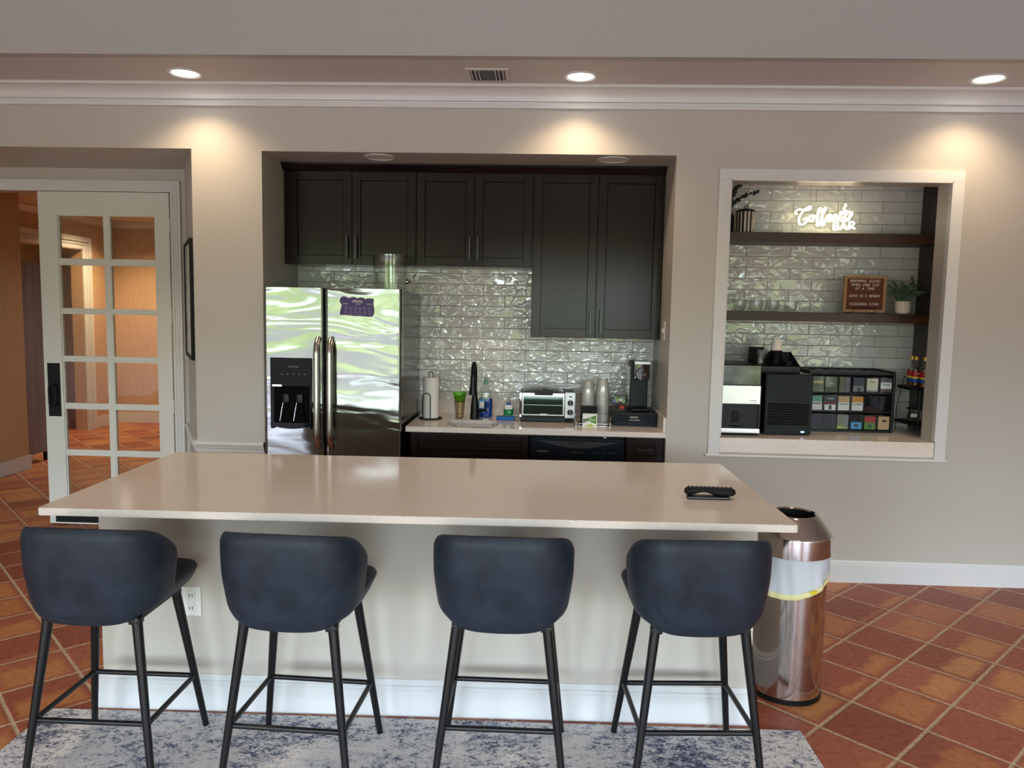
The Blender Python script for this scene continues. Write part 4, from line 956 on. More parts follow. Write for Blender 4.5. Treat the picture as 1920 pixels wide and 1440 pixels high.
# pod drawer, pod tub and coffee maker in the right corner
t = thing('pod_storage_unit', 'low black coffee pod drawer under the slim coffee maker', 'drawer unit', (0.592, 5.07, CTZ))
x0, x1, y0 = 0.466, 0.7525, 4.905
b = MB(); b.box(x0, x1, y0 + 0.008, 5.24, CTZ + 0.008, CTZ + 0.092, bev=0.004); b.box(x0 + 0.008, x1 - 0.008, y0 + 0.02, 5.23, CTZ, CTZ + 0.008); obj('case', b, M_BLK, t)
b = MB(); b.box(x0 + 0.006, x1 - 0.008, y0, y0 + 0.01, CTZ + 0.014, CTZ + 0.080, bev=0.003); d = obj('drawer_front', b, M_NAVYBLK, t)
b = MB(); b.text('KEURIG', (0.600, y0 - 0.0006, CTZ + 0.062), 0.0150, M_TEXT); b.text('BREW EXPERIENCE', (0.605, y0 - 0.0006, CTZ + 0.044), 0.0080, M_TEXT); obj('drawer_print', b, None, t)
t = thing('pod_tub', 'clear plastic tub of colourful sachets on the black pod drawer', 'tub', (0.510, 5.02, CTZ + 0.092))
c = (0.512, 5.02, CTZ + 0.0925)
b = MB(); b.lathe([(0.040, 0), (0.042, 0.003), (0.060, 0.048), (0.062, 0.05), (0.056, 0.05), (0.039, 0.004), (0.0, 0.004)], c, n=28, sy=0.8); obj('tub', b, M_CLEAR, t)
b = MB(); b.lathe([(0.050, 0.048), (0.058, 0.055), (0.056, 0.078), (0.040, 0.094), (0.0, 0.098)], c, n=14, sy=0.8); obj('sachets', b, M_PODS, t)
b = MB(); b.ball((0.528, 4.995, CTZ + 0.0925 + 0.024), 0.019, None, (1, 0.7, 0.95)); obj('pink_sachet', b, M_PINK, t)
t = thing('pod_coffee_maker', 'slim black single-serve coffee maker on the pod drawer in the corner', 'coffee maker', (0.642, 5.08, CTZ + 0.092))
z0 = CTZ + 0.0925
b = MB(); b.box(0.588, 0.704, 5.06, 5.21, z0, z0 + 0.325, bev=0.012); obj('rear_body', b, M_DKGREY, t)
b = MB(); b.box(0.602, 0.702, 4.975, 5.07, z0 + 0.205, z0 + 0.330, bev=0.012); obj('brew_head', b, M_BLKGLOSS, t)
b = MB(); b.prism([(0.6025, z0 + 0.31), (0.7015, z0 + 0.31), (0.7015, z0 + 0.327), (0.6025, z0 + 0.327)], 'y', 4.972, 4.976); obj('silver_band', b, M_SILVER, t)
b = MB(); b.take((lambda q: (bmesh.ops.create_cone(q, cap_ends=True, segments=32, radius1=0.044, radius2=0.040, depth=0.012), q)[1])(bmesh.new()), None, Matrix.Translation((0.652, 4.97, z0 + 0.245)) @ Matrix.Rotation(PI / 2, 4, 'X')); obj('round_front', b, M_BLKGLOSS, t)
b = MB(); b.box(0.590, 0.708, 4.955, 5.06, z0, z0 + 0.022, bev=0.008); b.lathe([(0.044, 0.022), (0.046, 0.028), (0.0, 0.028)], (0.648, 5.0, z0), n=24); obj('drip_tray', b, M_BLK, t)
b = MB(); b.box(0.570, 0.588, 5.06, 5.20, z0 + 0.02, z0 + 0.29, bev=0.006); obj('water_tank', b, M_CLEAR, t)
b = MB(); b.text('KEURIG', (0.652, 4.9635, z0 + 0.243), 0.0155, M_GREYTEXT); b.box(0.6505, 0.6535, 4.9632, 4.9645, z0 + 0.258, z0 + 0.298, M_GREYTEXT); obj('front_print', b, None, t)

# ------------------------------------------------------------------ coffee alcove
AZ = 0.889
b = MB(); b.box(CX0 + 0.001, CX1 - 0.001, YW - 0.010, YR + 0.02, CZ0 + 0.001, AZ, bev=0.002); b.box(0.955, 2.55, YR + 0.02, YB - 0.006, AZ - 0.03, AZ)
o = obj('alcove_countertop', b, M_QUARTZ); tag(o, 'thick-fronted quartz ledge at the bottom of the coffee alcove', 'countertop')
b = MB(); b.box(2.553, 2.576, 5.10, YB - 0.006, AZ + 0.001, 2.6); o = obj('alcove_side_panel', b, M_GABLE); tag(o, 'dark upright wooden panel at the right end of the alcove shelves', 'panel')
SY = 5.118
for nm, lab, z0, z1 in (('wooden_shelf', 'upper thick dark wood shelf under the neon sign', 2.121, 2.185), ('wooden_shelf', 'lower thick dark wood shelf carrying glass cups and letter board', 1.607, 1.667)):
    b = MB(); b.box(0.955, 2.552, SY, YB - 0.006, z0, z1, bev=0.002); o = obj(nm, b, M_SHELF, org=(1.7, 5.2, z0)); tag(o, lab, 'shelf')
S1, S2 = 2.185, 1.667
# neon sign
NY = 5.235
t = thing('neon_sign', 'glowing warm white script neon sign hanging above the upper shelf', 'neon sign', (1.85, NY, 2.22))
def zs(px, py):      # sign sketch units -> wall metres (one sketch unit is a third of a millimetre)
    return (1.648 + (px - 300) * 0.000332, NY, 2.392 - (py - 215) * 0.00033 + (px - 1330) * 0.000005)
def bez(pts, n=10):
    out = []; P = [Vector(zs(*p)) for p in pts]
    for i in range(len(P) - 1):
        p0 = P[max(i - 1, 0)]; p1 = P[i]; p2 = P[i + 1]; p3 = P[min(i + 2, len(P) - 1)]
        for k in range(n):
            u = k / n; out.append(0.5 * ((2 * p1) + (-p0 + p2) * u + (2 * p0 - 5 * p1 + 4 * p2 - p3) * u * u + (-p0 + 3 * p1 - 3 * p2 + p3) * u ** 3))
    out.append(P[-1]); return out
strokes = {
 'letter_c': [[(545, 355), (600, 340), (650, 300), (640, 275), (590, 285), (520, 340), (440, 470), (430, 570), (470, 630), (540, 610), (590, 550), (575, 510), (530, 515), (525, 545)], [(520, 350), (430, 330), (370, 350), (355, 400), (385, 425)]],
 'letter_o': [[(690, 450), (640, 470), (635, 540), (680, 565), (715, 530), (700, 465), (690, 450), (750, 470)]],
 'letter_f': [[(770, 500), (820, 400), (850, 330), (835, 305), (805, 340), (790, 450), (785, 580), (800, 655), (835, 620), (820, 560), (790, 545)], [(850, 510), (910, 400), (950, 320), (930, 300), (900, 340), (885, 450), (880, 580), (900, 650), (940, 610), (915, 555), (880, 540)]],
 'letter_e': [[(960, 510), (1030, 500), (1050, 450), (1015, 435), (980, 480), (990, 550), (1040, 555), (1080, 520)], [(1080, 510), (1150, 500), (1165, 450), (1130, 435), (1095, 480), (1110, 550), (1160, 560), (1205, 520)]],
 'cup_outline': [[(1230, 380), (1240, 440), (1210, 500), (1240, 545), (1330, 560), (1410, 540), (1430, 470), (1420, 385), (1330, 375), (1230, 380)], [(1425, 400), (1460, 390), (1465, 440), (1425, 480)], [(1330, 350), (1300, 300), (1340, 260), (1320, 220)], [(1270, 430), (1330, 400), (1360, 440), (1290, 490), (1400, 520)]],
 'letter_b': [[(1130, 730), (1130, 600), (1190, 595), (1205, 625), (1180, 655), (1135, 660), (1200, 668), (1215, 700), (1190, 732), (1130, 732)]],
 'letter_a': [[(1255, 735), (1290, 650), (1310, 595), (1340, 650), (1385, 735)], [(1280, 690), (1355, 690)]],
 'letter_r': [[(1430, 735), (1430, 600), (1490, 580), (1520, 610), (1500, 650), (1435, 665), (1490, 690), (1545, 715)]],
}
for nm, ss in strokes.items():
    b = MB()
    for st in ss: b.tube(bez(st, 6), 0.0050, n=8)
    obj(nm, b, M_NEON, t)
outl = [(330, 300), (300, 400), (365, 520), (390, 640), (470, 695), (580, 670), (690, 635), (770, 715), (920, 705), (1010, 700), (1080, 775), (1330, 770), (1560, 745), (1585, 700), (1540, 560), (1480, 540), (1490, 370), (1400, 340), (1380, 220), (1300, 180), (1240, 260), (1235, 330), (1160, 400), (1010, 400), (990, 270), (830, 250), (700, 280), (640, 225), (540, 265), (440, 290)]
b = MB(); n = len(outl); vs = [zs(*p) for p in outl]
A = [b.bm.verts.new((x, NY + 0.008, z)) for x, y, z in vs]; B = [b.bm.verts.new((x, NY + 0.012, z)) for x, y, z in vs]
b.bm.faces.new(A); b.bm.faces.new(B[::-1])
for j in range(n): b.bm.faces.new((A[j], A[(j + 1) % n], B[(j + 1) % n], B[j]))
obj('acrylic_backing', b, M_CLEAR, t)
b = MB()
for x in (640, 1320):
    p = zs(x, 190 if x == 1320 else 230); b.tube([(p[0], NY + 0.01, p[2]), (p[0] + 0.006 * (1 if x == 640 else -1), NY + 0.01, 2.619)], 0.0011, n=6)
obj('hanging_wire', b, M_GREY, t)

# striped canister, vase with eucalyptus
t = thing('striped_canister', 'black and white striped lidded canister on the upper shelf', 'canister', (1.325, 5.19, S1))
b = MB(); b.lathe([(0.056, 0.001), (0.059, 0.004), (0.0615, 0.135), (0.058, 0.135), (0.054, 0.01), (0.0, 0.01)], (1.325, 5.19, S1), n=60); obj('jar', b, M_STRIPE, t)
b = MB(); b.lathe([(0.064, 0.134), (0.064, 0.141), (0.050, 0.151), (0.02, 0.156), (0.0, 0.157)], (1.325, 5.19, S1), n=40); ld_ = obj('lid', b, M_BLK, t)
b = MB(); b.tube(arc((1.325, 5.19, S1 + 0.168), 0.010, -PI / 2, 1.5 * PI, 14)[:-1], 0.003, closed=True); obj('lid_ring', b, M_BLKMETAL, ld_)
def leaf(b, p, d, L, W, up=Vector((0, 0, 1))):
    d = Vector(d).normalized(); s = d.cross(up)
    if s.length < 0.05: s = d.cross(Vector((0, 1, 0)))
    s.normalize(); nrm = s.cross(d); p = Vector(p)
    pts = [p, p + d * L * 0.3 + s * W * 0.45, p + d * L * 0.65 + s * W * 0.42, p + d * L, p + d * L * 0.65 - s * W * 0.42, p + d * L * 0.3 - s * W * 0.45]
    mid = [p + d * L * 0.3 + nrm * W * 0.12, p + d * L * 0.65 + nrm * W * 0.12]
    v = [b.bm.verts.new(q) for q in pts]; m = [b.bm.verts.new(q) for q in mid]
    for f in ((v[0], v[1], m[0]), (v[1], v[2], m[1], m[0]), (v[2], v[3], m[1]), (v[3], v[4], m[1]), (v[4], v[5], m[0], m[1]), (v[5], v[0], m[0])): b.bm.faces.new(f)
def sprig(bl, bs, path, rng, L=0.02, W=0.016, step=2, spread=1.0):
    path = [Vector(p) for p in path]; bs.tube(path, 0.0016, n=5, r1=0.0008)
    for k in range(1, len(path)):
        d = (path[k] - path[k - 1]).normalized()
        for s_ in range(step):
            a = rng.random() * 2 * PI; side = Vector((math.cos(a), math.sin(a) * 0.7, math.sin(a * 1.7) * 0.6)).normalized()
            leaf(bl, path[k - 1].lerp(path[k], rng.random()), d * 0.55 + side * spread, L * (0.7 + 0.5 * rng.random()), W * (0.7 + 0.5 * rng.random()), Vector((rng.random() - 0.5, -1, rng.random() * 0.6)))
def qb(p0, p1, p2, n=10):
    p0, p1, p2 = Vector(p0), Vector(p1), Vector(p2)
    return [(1 - u) ** 2 * p0 + 2 * u * (1 - u) * p1 + u * u * p2 for u in [k / n for k in range(n + 1)]]
t = thing('eucalyptus_vase', 'black ribbed vase of dark eucalyptus at the left end of the upper shelf', 'vase', (1.205, 5.19, S1))
b = MB(); b.lathe([(0.040, 0.001), (0.043, 0.004), (0.044, 0.10), (0.030, 0.125), (0.020, 0.140), (0.022, 0.150), (0.016, 0.150)], (1.205, 5.19, S1), n=28); obj('vase', b, M_BLK, t)
bl, bs = MB(), MB(); rng = random.Random(5); p0 = (1.205, 5.19, S1 + 0.148)
for p1, p2, k in (((1.24, 5.17, S1 + 0.22), (1.392, 5.165, S1 + 0.268), 4), ((1.21, 5.16, S1 + 0.26), (1.27, 5.15, S1 + 0.305), 4), ((1.20, 5.2, S1 + 0.26), (1.215, 5.2, S1 + 0.34), 4), ((1.16, 5.18, S1 + 0.24), (1.13, 5.17, S1 + 0.33), 3), ((1.22, 5.17, S1 + 0.2), (1.235, 5.15, S1 + 0.27), 3)):
    sprig(bl, bs, qb(p0, p1, p2, 12), rng, 0.026, 0.022, k, 0.9)
obj('leaves', bl, M_LEAFD, t, smooth=0); obj('stems', bs, M_LEAFD, t)

# glass cups on the lower shelf
gx = [1.306, 1.416, 1.525, 1.644]
CL = ['clear glass coffee cup on the lower shelf, nearest the left trim', 'clear glass coffee cup on the lower shelf, second in from the left', 'clear glass coffee cup on the lower shelf, third in from the left', 'clear glass coffee cup on the lower shelf, at the right end of the row']
first = None
for x, l in zip(gx, CL):
    if first is None:
        first = thing('glass_cup', l, 'cup', (x, 5.17, S2), 0, 'glass cups on the lower shelf')
        b = MB(); b.lathe([(0.026, 0.001), (0.030, 0.002), (0.039, 0.022), (0.043, 0.048), (0.0455, 0.076), (0.0435, 0.076), (0.041, 0.048), (0.037, 0.024), (0.028, 0.008), (0.0, 0.007)], n=32); obj('bowl', b, M_CUPGL, first, local=True)
        b = MB(); b.tube([(-0.043, -0.006, 0.062), (-0.055, -0.008, 0.060), (-0.059, -0.009, 0.045), (-0.053, -0.008, 0.030), (-0.040, -0.006, 0.027)], 0.0036, n=8); obj('handle', b, M_CUPGL, first, local=True)
    else: dup(first, (x, 5.17, S2), None, l)

# letter board on a wire easel
t = thing('letter_board', 'brown letter board with white words in an oak frame on the lower shelf', 'sign', (2.118, 5.17, S2 + 0.006))
x0, x1, z0, z1, y = 1.985, 2.257, S2 + 0.008, 1.914, 5.16
b = MB(); f = 0.017; b.box(x0, x0 + f, y, y + 0.022, z0, z1); b.box(x1 - f, x1, y, y + 0.022, z0, z1); b.box(x0 + f, x1 - f, y, y + 0.022, z0, z0 + f); b.box(x0 + f, x1 - f, y, y + 0.022, z1 - f, z1); obj('frame', b, M_OAK, t)
def m_felt():
    m, tt, bb = pm('brown_letter_felt'); co = obco(tt); s_ = tt.new('ShaderNodeSeparateXYZ', {0: co})
    n_ = tt.math('SINE', tt.math('MULTIPLY', s_.outputs[2], 1050.0)); bb.inputs['Base Color'].default_value = rgb(104, 58, 40); bb.inputs['Roughness'].default_value = 0.9
    bump(tt, bb, n_, 0.25, 0.002); return m
b = MB(); b.box(x0 + f, x1 - f, y + 0.006, y + 0.02, z0 + f, z1 - f); obj('felt', b, m_felt(), t)
xm = (x0 + x1) / 2
for txt, zz, wds in (('BREWING  GOOD', 1.880, 0.0245), ('TIMES, ONE  CUP', 1.8545, 0.0245), ('AT  A  TIME', 1.8295, 0.0245), ('LEAVE  US  A  REVIEW', 1.782, 0.0245), ('COQUINA  COVE', 1.728, 0.0245)):
    b = MB(); b.text(txt, (xm - 0.001, y + 0.0052, zz), wds, M_TEXT, 0.0008, Matrix.Diagonal((0.80 if len(txt) > 16 else 0.94, 1, 1, 1)), 1.05); o = obj('letter_row', b, M_TEXT, t)
t = thing('wire_easel', 'small black wire easel holding up the letter board', 'easel', (2.108, 5.13, S2))
b = MB(); b.tube([(2.033, 5.118 + 0.035, S2 + 0.003), (2.033, 5.128, S2 + 0.003), (2.033, 5.126, S2 + 0.036), (2.183, 5.126, S2 + 0.036), (2.183, 5.128, S2 + 0.003), (2.183, 5.153, S2 + 0.003)], 0.0025, n=8)
b.tube([(2.033, 5.128, S2 + 0.003), (2.033, 5.24, S2 + 0.003)], 0.0025, n=8); b.tube([(2.183, 5.128, S2 + 0.003), (2.183, 5.24, S2 + 0.003)], 0.0025, n=8)
b.tube([(2.033, 5.24, S2 + 0.003), (2.06, 5.22, S2 + 0.12), (2.156, 5.22, S2 + 0.12), (2.183, 5.24, S2 + 0.003)], 0.0025, n=8); obj('wire', b, M_BLKMETAL, t)

t = thing('potted_plant', 'small eucalyptus plant in a white ribbed pot beside the letter board', 'plant', (2.37, 5.16, S2))
b = MB(); n = 72; rings = []; c = (2.370, 5.16, S2)
for r, z in ((0.030, 0.001), (0.036, 0.004), (0.0465, 0.020), (0.0475, 0.084), (0.043, 0.084), (0.041, 0.07), (0.0, 0.07)):
    rings.append([b.bm.verts.new((c[0] + r * (1 + (0.025 * math.cos(24 * 2 * PI * j / n) if 0.015 < z < 0.08 and r > 0.042 else 0)) * math.cos(2 * PI * j / n), c[1] + r * (1 + (0.025 * math.cos(24 * 2 * PI * j / n) if 0.015 < z < 0.08 and r > 0.042 else 0)) * math.sin(2 * PI * j / n), c[2] + z)) for j in range(n)])
for A, B in zip(rings, rings[1:]):
    for j in range(n): b.bm.faces.new((A[j], A[(j + 1) % n], B[(j + 1) % n], B[j]))
obj('pot', b, mat('ivory_ceramic', rgb(222, 214, 200), 0.5), t)
bl, bs = MB(), MB(); rng = random.Random(11)
for k in range(17):
    a = 2 * PI * k / 17 + rng.random() * 0.3; rr = 0.055 + 0.045 * rng.random(); hh = 0.05 + 0.075 * rng.random()
    p0 = (c[0] + 0.015 * math.cos(a), c[1] + 0.015 * math.sin(a), c[2] + 0.07)
    sprig(bl, bs, qb(p0, (c[0] + 0.03 * math.cos(a), c[1] + 0.03 * math.sin(a), c[2] + 0.07 + hh * 0.8), (c[0] + rr * math.cos(a), c[1] + rr * 0.9 * math.sin(a), c[2] + 0.075 + hh), 7), rng, 0.024, 0.017, 4, 0.8)
for p2 in ((2.42, 5.15, S2 + 0.25), (2.508, 5.15, S2 + 0.15), (2.47, 5.15, S2 + 0.135)):
    sprig(bl, bs, qb((c[0], c[1], c[2] + 0.07), (c[0] + 0.035, c[1] - 0.005, c[2] + 0.13), p2, 10), rng, 0.022, 0.015, 3, 0.8)
obj('foliage', bl, M_LEAF, t, smooth=0); obj('stems', bs, M_LEAF, t)

# touch-screen coffee machine
t = thing('coffee_machine', 'tall black office coffee machine with reflective screen and white panel', 'coffee machine', (1.24, 4.98, AZ))
x0, x1, y0 = 1.108, 1.372, 4.79; z = AZ
b = MB(); b.box(x0, x1, y0 + 0.012, 5.20, z + 0.004, z + 0.445, bev=0.006); obj('body', b, M_BLK, t)
b = MB(); b.box(x0 + 0.006, x1 - 0.008, y0 - 0.002, y0 + 0.012, z + 0.318, z + 0.440, bev=0.003); obj('screen', b, M_BLKGLOSS, t)
b = MB(); b.box(x0 + 0.012, x1 - 0.006, y0 - 0.014, y0 + 0.012, z + 0.198, z + 0.316, bev=0.005); wp = obj('white_panel', b, mat('satin_silver_panel', rgb(205, 210, 205), 0.2, 0.75), t)
b = MB(); b.text('FLAVIA', (1.318, y0 - 0.0146, z + 0.222), 0.013, M_GREY); b.box(1.290, 1.345, y0 - 0.0148, y0 - 0.0136, z + 0.208, z + 0.2095, M_GREY); obj('panel_print', b, None, wp)
b = MB(); b.box(x0, x0 + 0.014, y0 + 0.002, y0 + 0.013, z + 0.05, z + 0.196); obj('side_post', b, M_BLK, t)
b = MB(); b.box(x1 - 0.014, x1, y0 + 0.002, y0 + 0.013, z + 0.05, z + 0.196); obj('side_post', b, M_BLK, t)
b = MB(); b.lathe([(0.045, 0.056), (0.048, 0.060), (0.0, 0.060)], (1.225, y0 + 0.012, z), n=28, sy=0.4); obj('cup_rest', b, M_BLK, t)
b = MB(); b.box(1.198, 1.244, y0 + 0.004, y0 + 0.016, z + 0.08, z + 0.150, bev=0.003); obj('brew_bay', b, M_BLKMATT, t)
b = MB(); b.box(x0 + 0.012, x1 - 0.004, y0 - 0.016, y0 + 0.012, z + 0.016, z + 0.046, bev=0.003); obj('drip_tray', b, MATS['satin_silver_panel'], t)
b = MB(); b.box(x0 + 0.014, x1 - 0.014, y0 - 0.004, y0 + 0.02, z, z + 0.016); obj('foot', b, M_BLKMATT, t)
# black chiller / frother unit
t = thing('milk_chiller', 'black box chiller with slatted vents and a small light badge', 'appliance', (1.56, 5.0, AZ))
x0, x1, y0 = 1.412, 1.706, 4.835
b = MB(); b.box(x0, x1, y0 + 0.006, 5.24, z + 0.004, z + 0.388, bev=0.005); obj('body', b, M_BLK, t)
b = MB(); b.box(x0 + 0.003, x1 - 0.001, y0, y0 + 0.008, z + 0.012, z + 0.384, bev=0.003); fp = obj('front_panel', b, mat('green_black_panel', rgb(15, 23, 25), 0.42, Specular_IOR_Level=0.2), t)
for k in range(9):
    b = MB(); zz = z + 0.068 + k * 0.0158; b.box(x0 + 0.018, x1 - 0.022, y0 - 0.005, y0 + 0.001, zz, zz + 0.0085, rot=Matrix.Rotation(0.5, 4, 'X'), piv=(0, y0, zz)); obj('vent_slat', b, M_BLKMATT, fp)
b = MB(); b.prism([(1.652 + 0.013 * math.cos(2 * PI * k / 20), z + 0.024 + 0.006 * math.sin(2 * PI * k / 20)) for k in range(20)], 'y', y0 - 0.0015, y0); obj('light_badge', b, M_BLUELED, t)
b = MB(); b.box(x0 + 0.02, x1 - 0.02, y0 + 0.02, 5.2, z, z + 0.004); obj('foot', b, M_BLKMATT, t)
# accessories organiser on top
OZ = AZ + 0.388
t = thing('cup_organizer', 'black organiser tray on top of the chiller', 'organizer', (1.53, 5.02, OZ))
b = MB(); x0, x1 = 1.378, 1.655
b.box(x0, x1, 4.945, 5.16, OZ, OZ + 0.042, bev=0.003)
obj('base', b, M_BLK, t)
b = MB(); b.box(x0, x0 + 0.003, 4.95, 5.158, OZ + 0.042, OZ + 0.155); b.box(x0, x0 + 0.10, 5.155, 5.158, OZ + 0.042, OZ + 0.155)
b.prism([(4.95, OZ + 0.042), (5.158, OZ + 0.042), (5.158, OZ + 0.13)], 'x', x1 - 0.003, x1); b.box(x0 + 0.10, x1 - 0.003, 5.155, 5.158, OZ + 0.042, OZ + 0.125); obj('back_panel', b, M_BLKMATT, t)
OZ2 = OZ + 0.0425
t = thing('clear_cup_stack', 'stack of clear plastic cups in the black organiser', 'cups', (1.433, 5.06, OZ2))
b = MB(); prof = [(0.030, 0.0)]
for k in range(9): prof += [(0.032 + 0.0006 * k, 0.045 + 0.006 * k), (0.046, 0.046 + 0.006 * k), (0.046, 0.049 + 0.006 * k), (0.041, 0.050 + 0.006 * k)]
b.lathe(prof, (1.433, 5.06, OZ2), n=26, cap1=False); obj('cups', b, M_CLEAR, t)
t = thing('coffee_lid_stack', 'heap of black coffee cup lids in the organiser beneath the paper cup', 'lids', (1.528, 5.05, OZ2))
b = MB(); rg = random.Random(2)
for k in range(6):
    ox, oy = 0.004 * (rg.random() - 0.5), 0.004 * (rg.random() - 0.5)
    b.lathe([(0.043, 0.016 * k), (0.044, 0.016 * k + 0.005), (0.040, 0.016 * k + 0.007), (0.038, 0.016 * k + 0.015), (0.0, 0.016 * k + 0.0152)], (1.528 + ox, 5.05 + oy, OZ2), n=26)
obj('lids', b, M_BLK, t)
t = thing('coffee_lid_stack', 'short stack of black coffee lids at the front right of the organiser', 'lids', (1.585, 4.978, OZ2))
b = MB()
for k in range(2): b.lathe([(0.029, 0.016 * k), (0.030, 0.016 * k + 0.005), (0.028, 0.016 * k + 0.007), (0.026, 0.016 * k + 0.015), (0.0, 0.016 * k + 0.0152)], (1.585, 4.978, OZ2), n=26)
obj('lids', b, M_BLK, t)
t = thing('paper_cup', 'white paper cup upside down on top of the black lids', 'cup', (1.528, 5.05, OZ2 + 0.097))
b = MB(); b.lathe([(0.036, 0.0), (0.038, 0.003), (0.036, 0.006), (0.029, 0.072), (0.027, 0.074), (0.0, 0.072)], (1.528, 5.05, OZ2 + 0.097), n=28); obj('cup', b, M_PAPER, t)
t = thing('paper_cup', 'small white paper cup standing behind the organiser on the chiller', 'cup', (1.672, 5.19, OZ))
b = MB(); b.lathe([(0.026, 0.001), (0.033, 0.078), (0.036, 0.08), (0.031, 0.078), (0.025, 0.004), (0.0, 0.004)], (1.69, 5.20, OZ + 0.0005), n=26); obj('cup', b, M_PAPER, t)

# pod rack: 6 x 3 clear drawers in a black frame
t = thing('pod_rack', 'black rack of eighteen clear drawers filled with drink sachets', 'rack', (2.03, 5.17, AZ))
x0, x1, y0, y1, z1 = 1.748, 2.302, 5.032, 5.33, AZ + 0.405
b = MB()
b.box(x0, x0 + 0.010, y0, y1, AZ, z1); b.box(x1 - 0.016, x1, y0, y1, AZ, z1, bev=0.005); b.box(x0 + 0.01, x1 - 0.016, y1 - 0.006, y1, AZ, z1)
zs_ = [AZ + 0.016, AZ + 0.138, AZ + 0.262, AZ + 0.378]
b.box(x0 + 0.01, x1 - 0.016, y0, y1 - 0.006, AZ, AZ + 0.014)
for zz in zs_[1:3]: b.box(x0 + 0.01, x1 - 0.016, y0 + 0.004, y1 - 0.006, zz - 0.006, zz + 0.0)
b.box(x0 + 0.01, x1 - 0.016, y0 + 0.004, y1 - 0.006, z1 - 0.026, z1 - 0.020)
obj('frame', b, M_BLK, t)
cw = (x1 - 0.016 - x0 - 0.010) / 6
b = MB()
for c in range(6):
    a = x0 + 0.010 + c * cw; n = 8
    b.prism([(a + cw * k / n, z1 - 0.020 + 0.012 * math.sin(PI * k / n)) for k in range(n + 1)], 'y', y0, y1)
obj('scalloped_top', b, M_DKGREY, t)
def stripes(b, xa, xb, y, za, zb, spec):
    """spec: list of (f0, f1, material) bands bottom to top"""
    for f0, f1, m in spec: b.box(xa, xb, y, y + 0.0012, za + (zb - za) * f0, za + (zb - za) * f1, m)
RN = ['bottom', 'middle', 'top']; CN = ['leftmost drawer', 'second drawer', 'third drawer', 'fourth drawer', 'fifth drawer', 'rightmost drawer']
PK = {
 (2, 0): ('dark navy sachets with an oval crest', [(0, 1, M_SLATE), (0.55, 0.72, M_SAND)], None, [(0.62, 'L', M_SLATE)]),
 (2, 1): ('dark slate sachets with a small square print', [(0, 1, M_SLATE), (0.02, 0.3, M_NAVYBLK)], (0.5, 0.62, 0.30, 0.70, M_GREY), None),
 (2, 2): ('plum brown sachets', [(0, 1, M_PLUM)], None, None),
 (2, 3): ('slate sachets with a pale lower half and cup print', [(0, 1, M_SLATE), (0, 0.42, M_GREY)], (0.02, 0.28, 0.4, 0.65, M_SLATE), None),
 (2, 4): ('cream sachets with dark script', [(0.12, 0.95, M_CREAM), (0, 0.12, M_GREY)], None, [(0.72, 'Pure', M_DKTEXT)]),
 (2, 5): ('white and chocolate brown sachets', [(0, 1, M_PLUM), (0.25, 0.7, M_PAPER), (0, 0.22, M_BROWN)], None, [(0.55, 'Dove', M_DKTEXT)]),
 (1, 0): ('mint topped white sachets', [(0, 0.6, M_PAPER), (0.6, 1, M_MINT)], None, [(0.46, 'ALTERRA', M_DKTEXT)]),
 (1, 1): ('black, maroon and white sachets with a cup print', [(0, 0.4, M_PAPER), (0.4, 0.62, M_MAROON), (0.62, 1, M_SLATE)], (0.05, 0.34, 0.38, 0.64, M_BLK), [(0.83, 'Lavazza', M_TEXT)]),
 (1, 2): ('tan topped white sachets', [(0, 0.58, M_PAPER), (0.58, 1, M_SAND)], None, [(0.44, 'ALTERRA', M_DKTEXT)]),
 (1, 3): ('orange topped white sachets', [(0, 0.58, M_PAPER), (0.58, 1, M_ORNG)], None, [(0.44, 'ALTERRA', M_DKTEXT)]),
 (0, 2): ('olive and grey printed sachets', [(0, 1, mat('olive_print', rgb(122, 120, 92), 0.6)), (0.02, 0.2, M_LIME)], (0.1, 0.95, 0.55, 0.95, M_GREY), None),
 (0, 3): ('sky blue box with a cup badge', [(0, 0.48, M_SKYB)], (0.18, 0.36, 0.30, 0.66, M_SLATE), None),
 (0, 4): ('red box stacked on a green box', [(0, 0.44, M_GRNP), (0.5, 0.92, M_RED)], (0.16, 0.34, 0.3, 0.66, M_SLATE), None),
 (0, 5): ('sandy brown box with a dark emblem', [(0, 0.93, M_SAND)], (0.55, 0.72, 0.36, 0.70, M_BROWN), None),
}
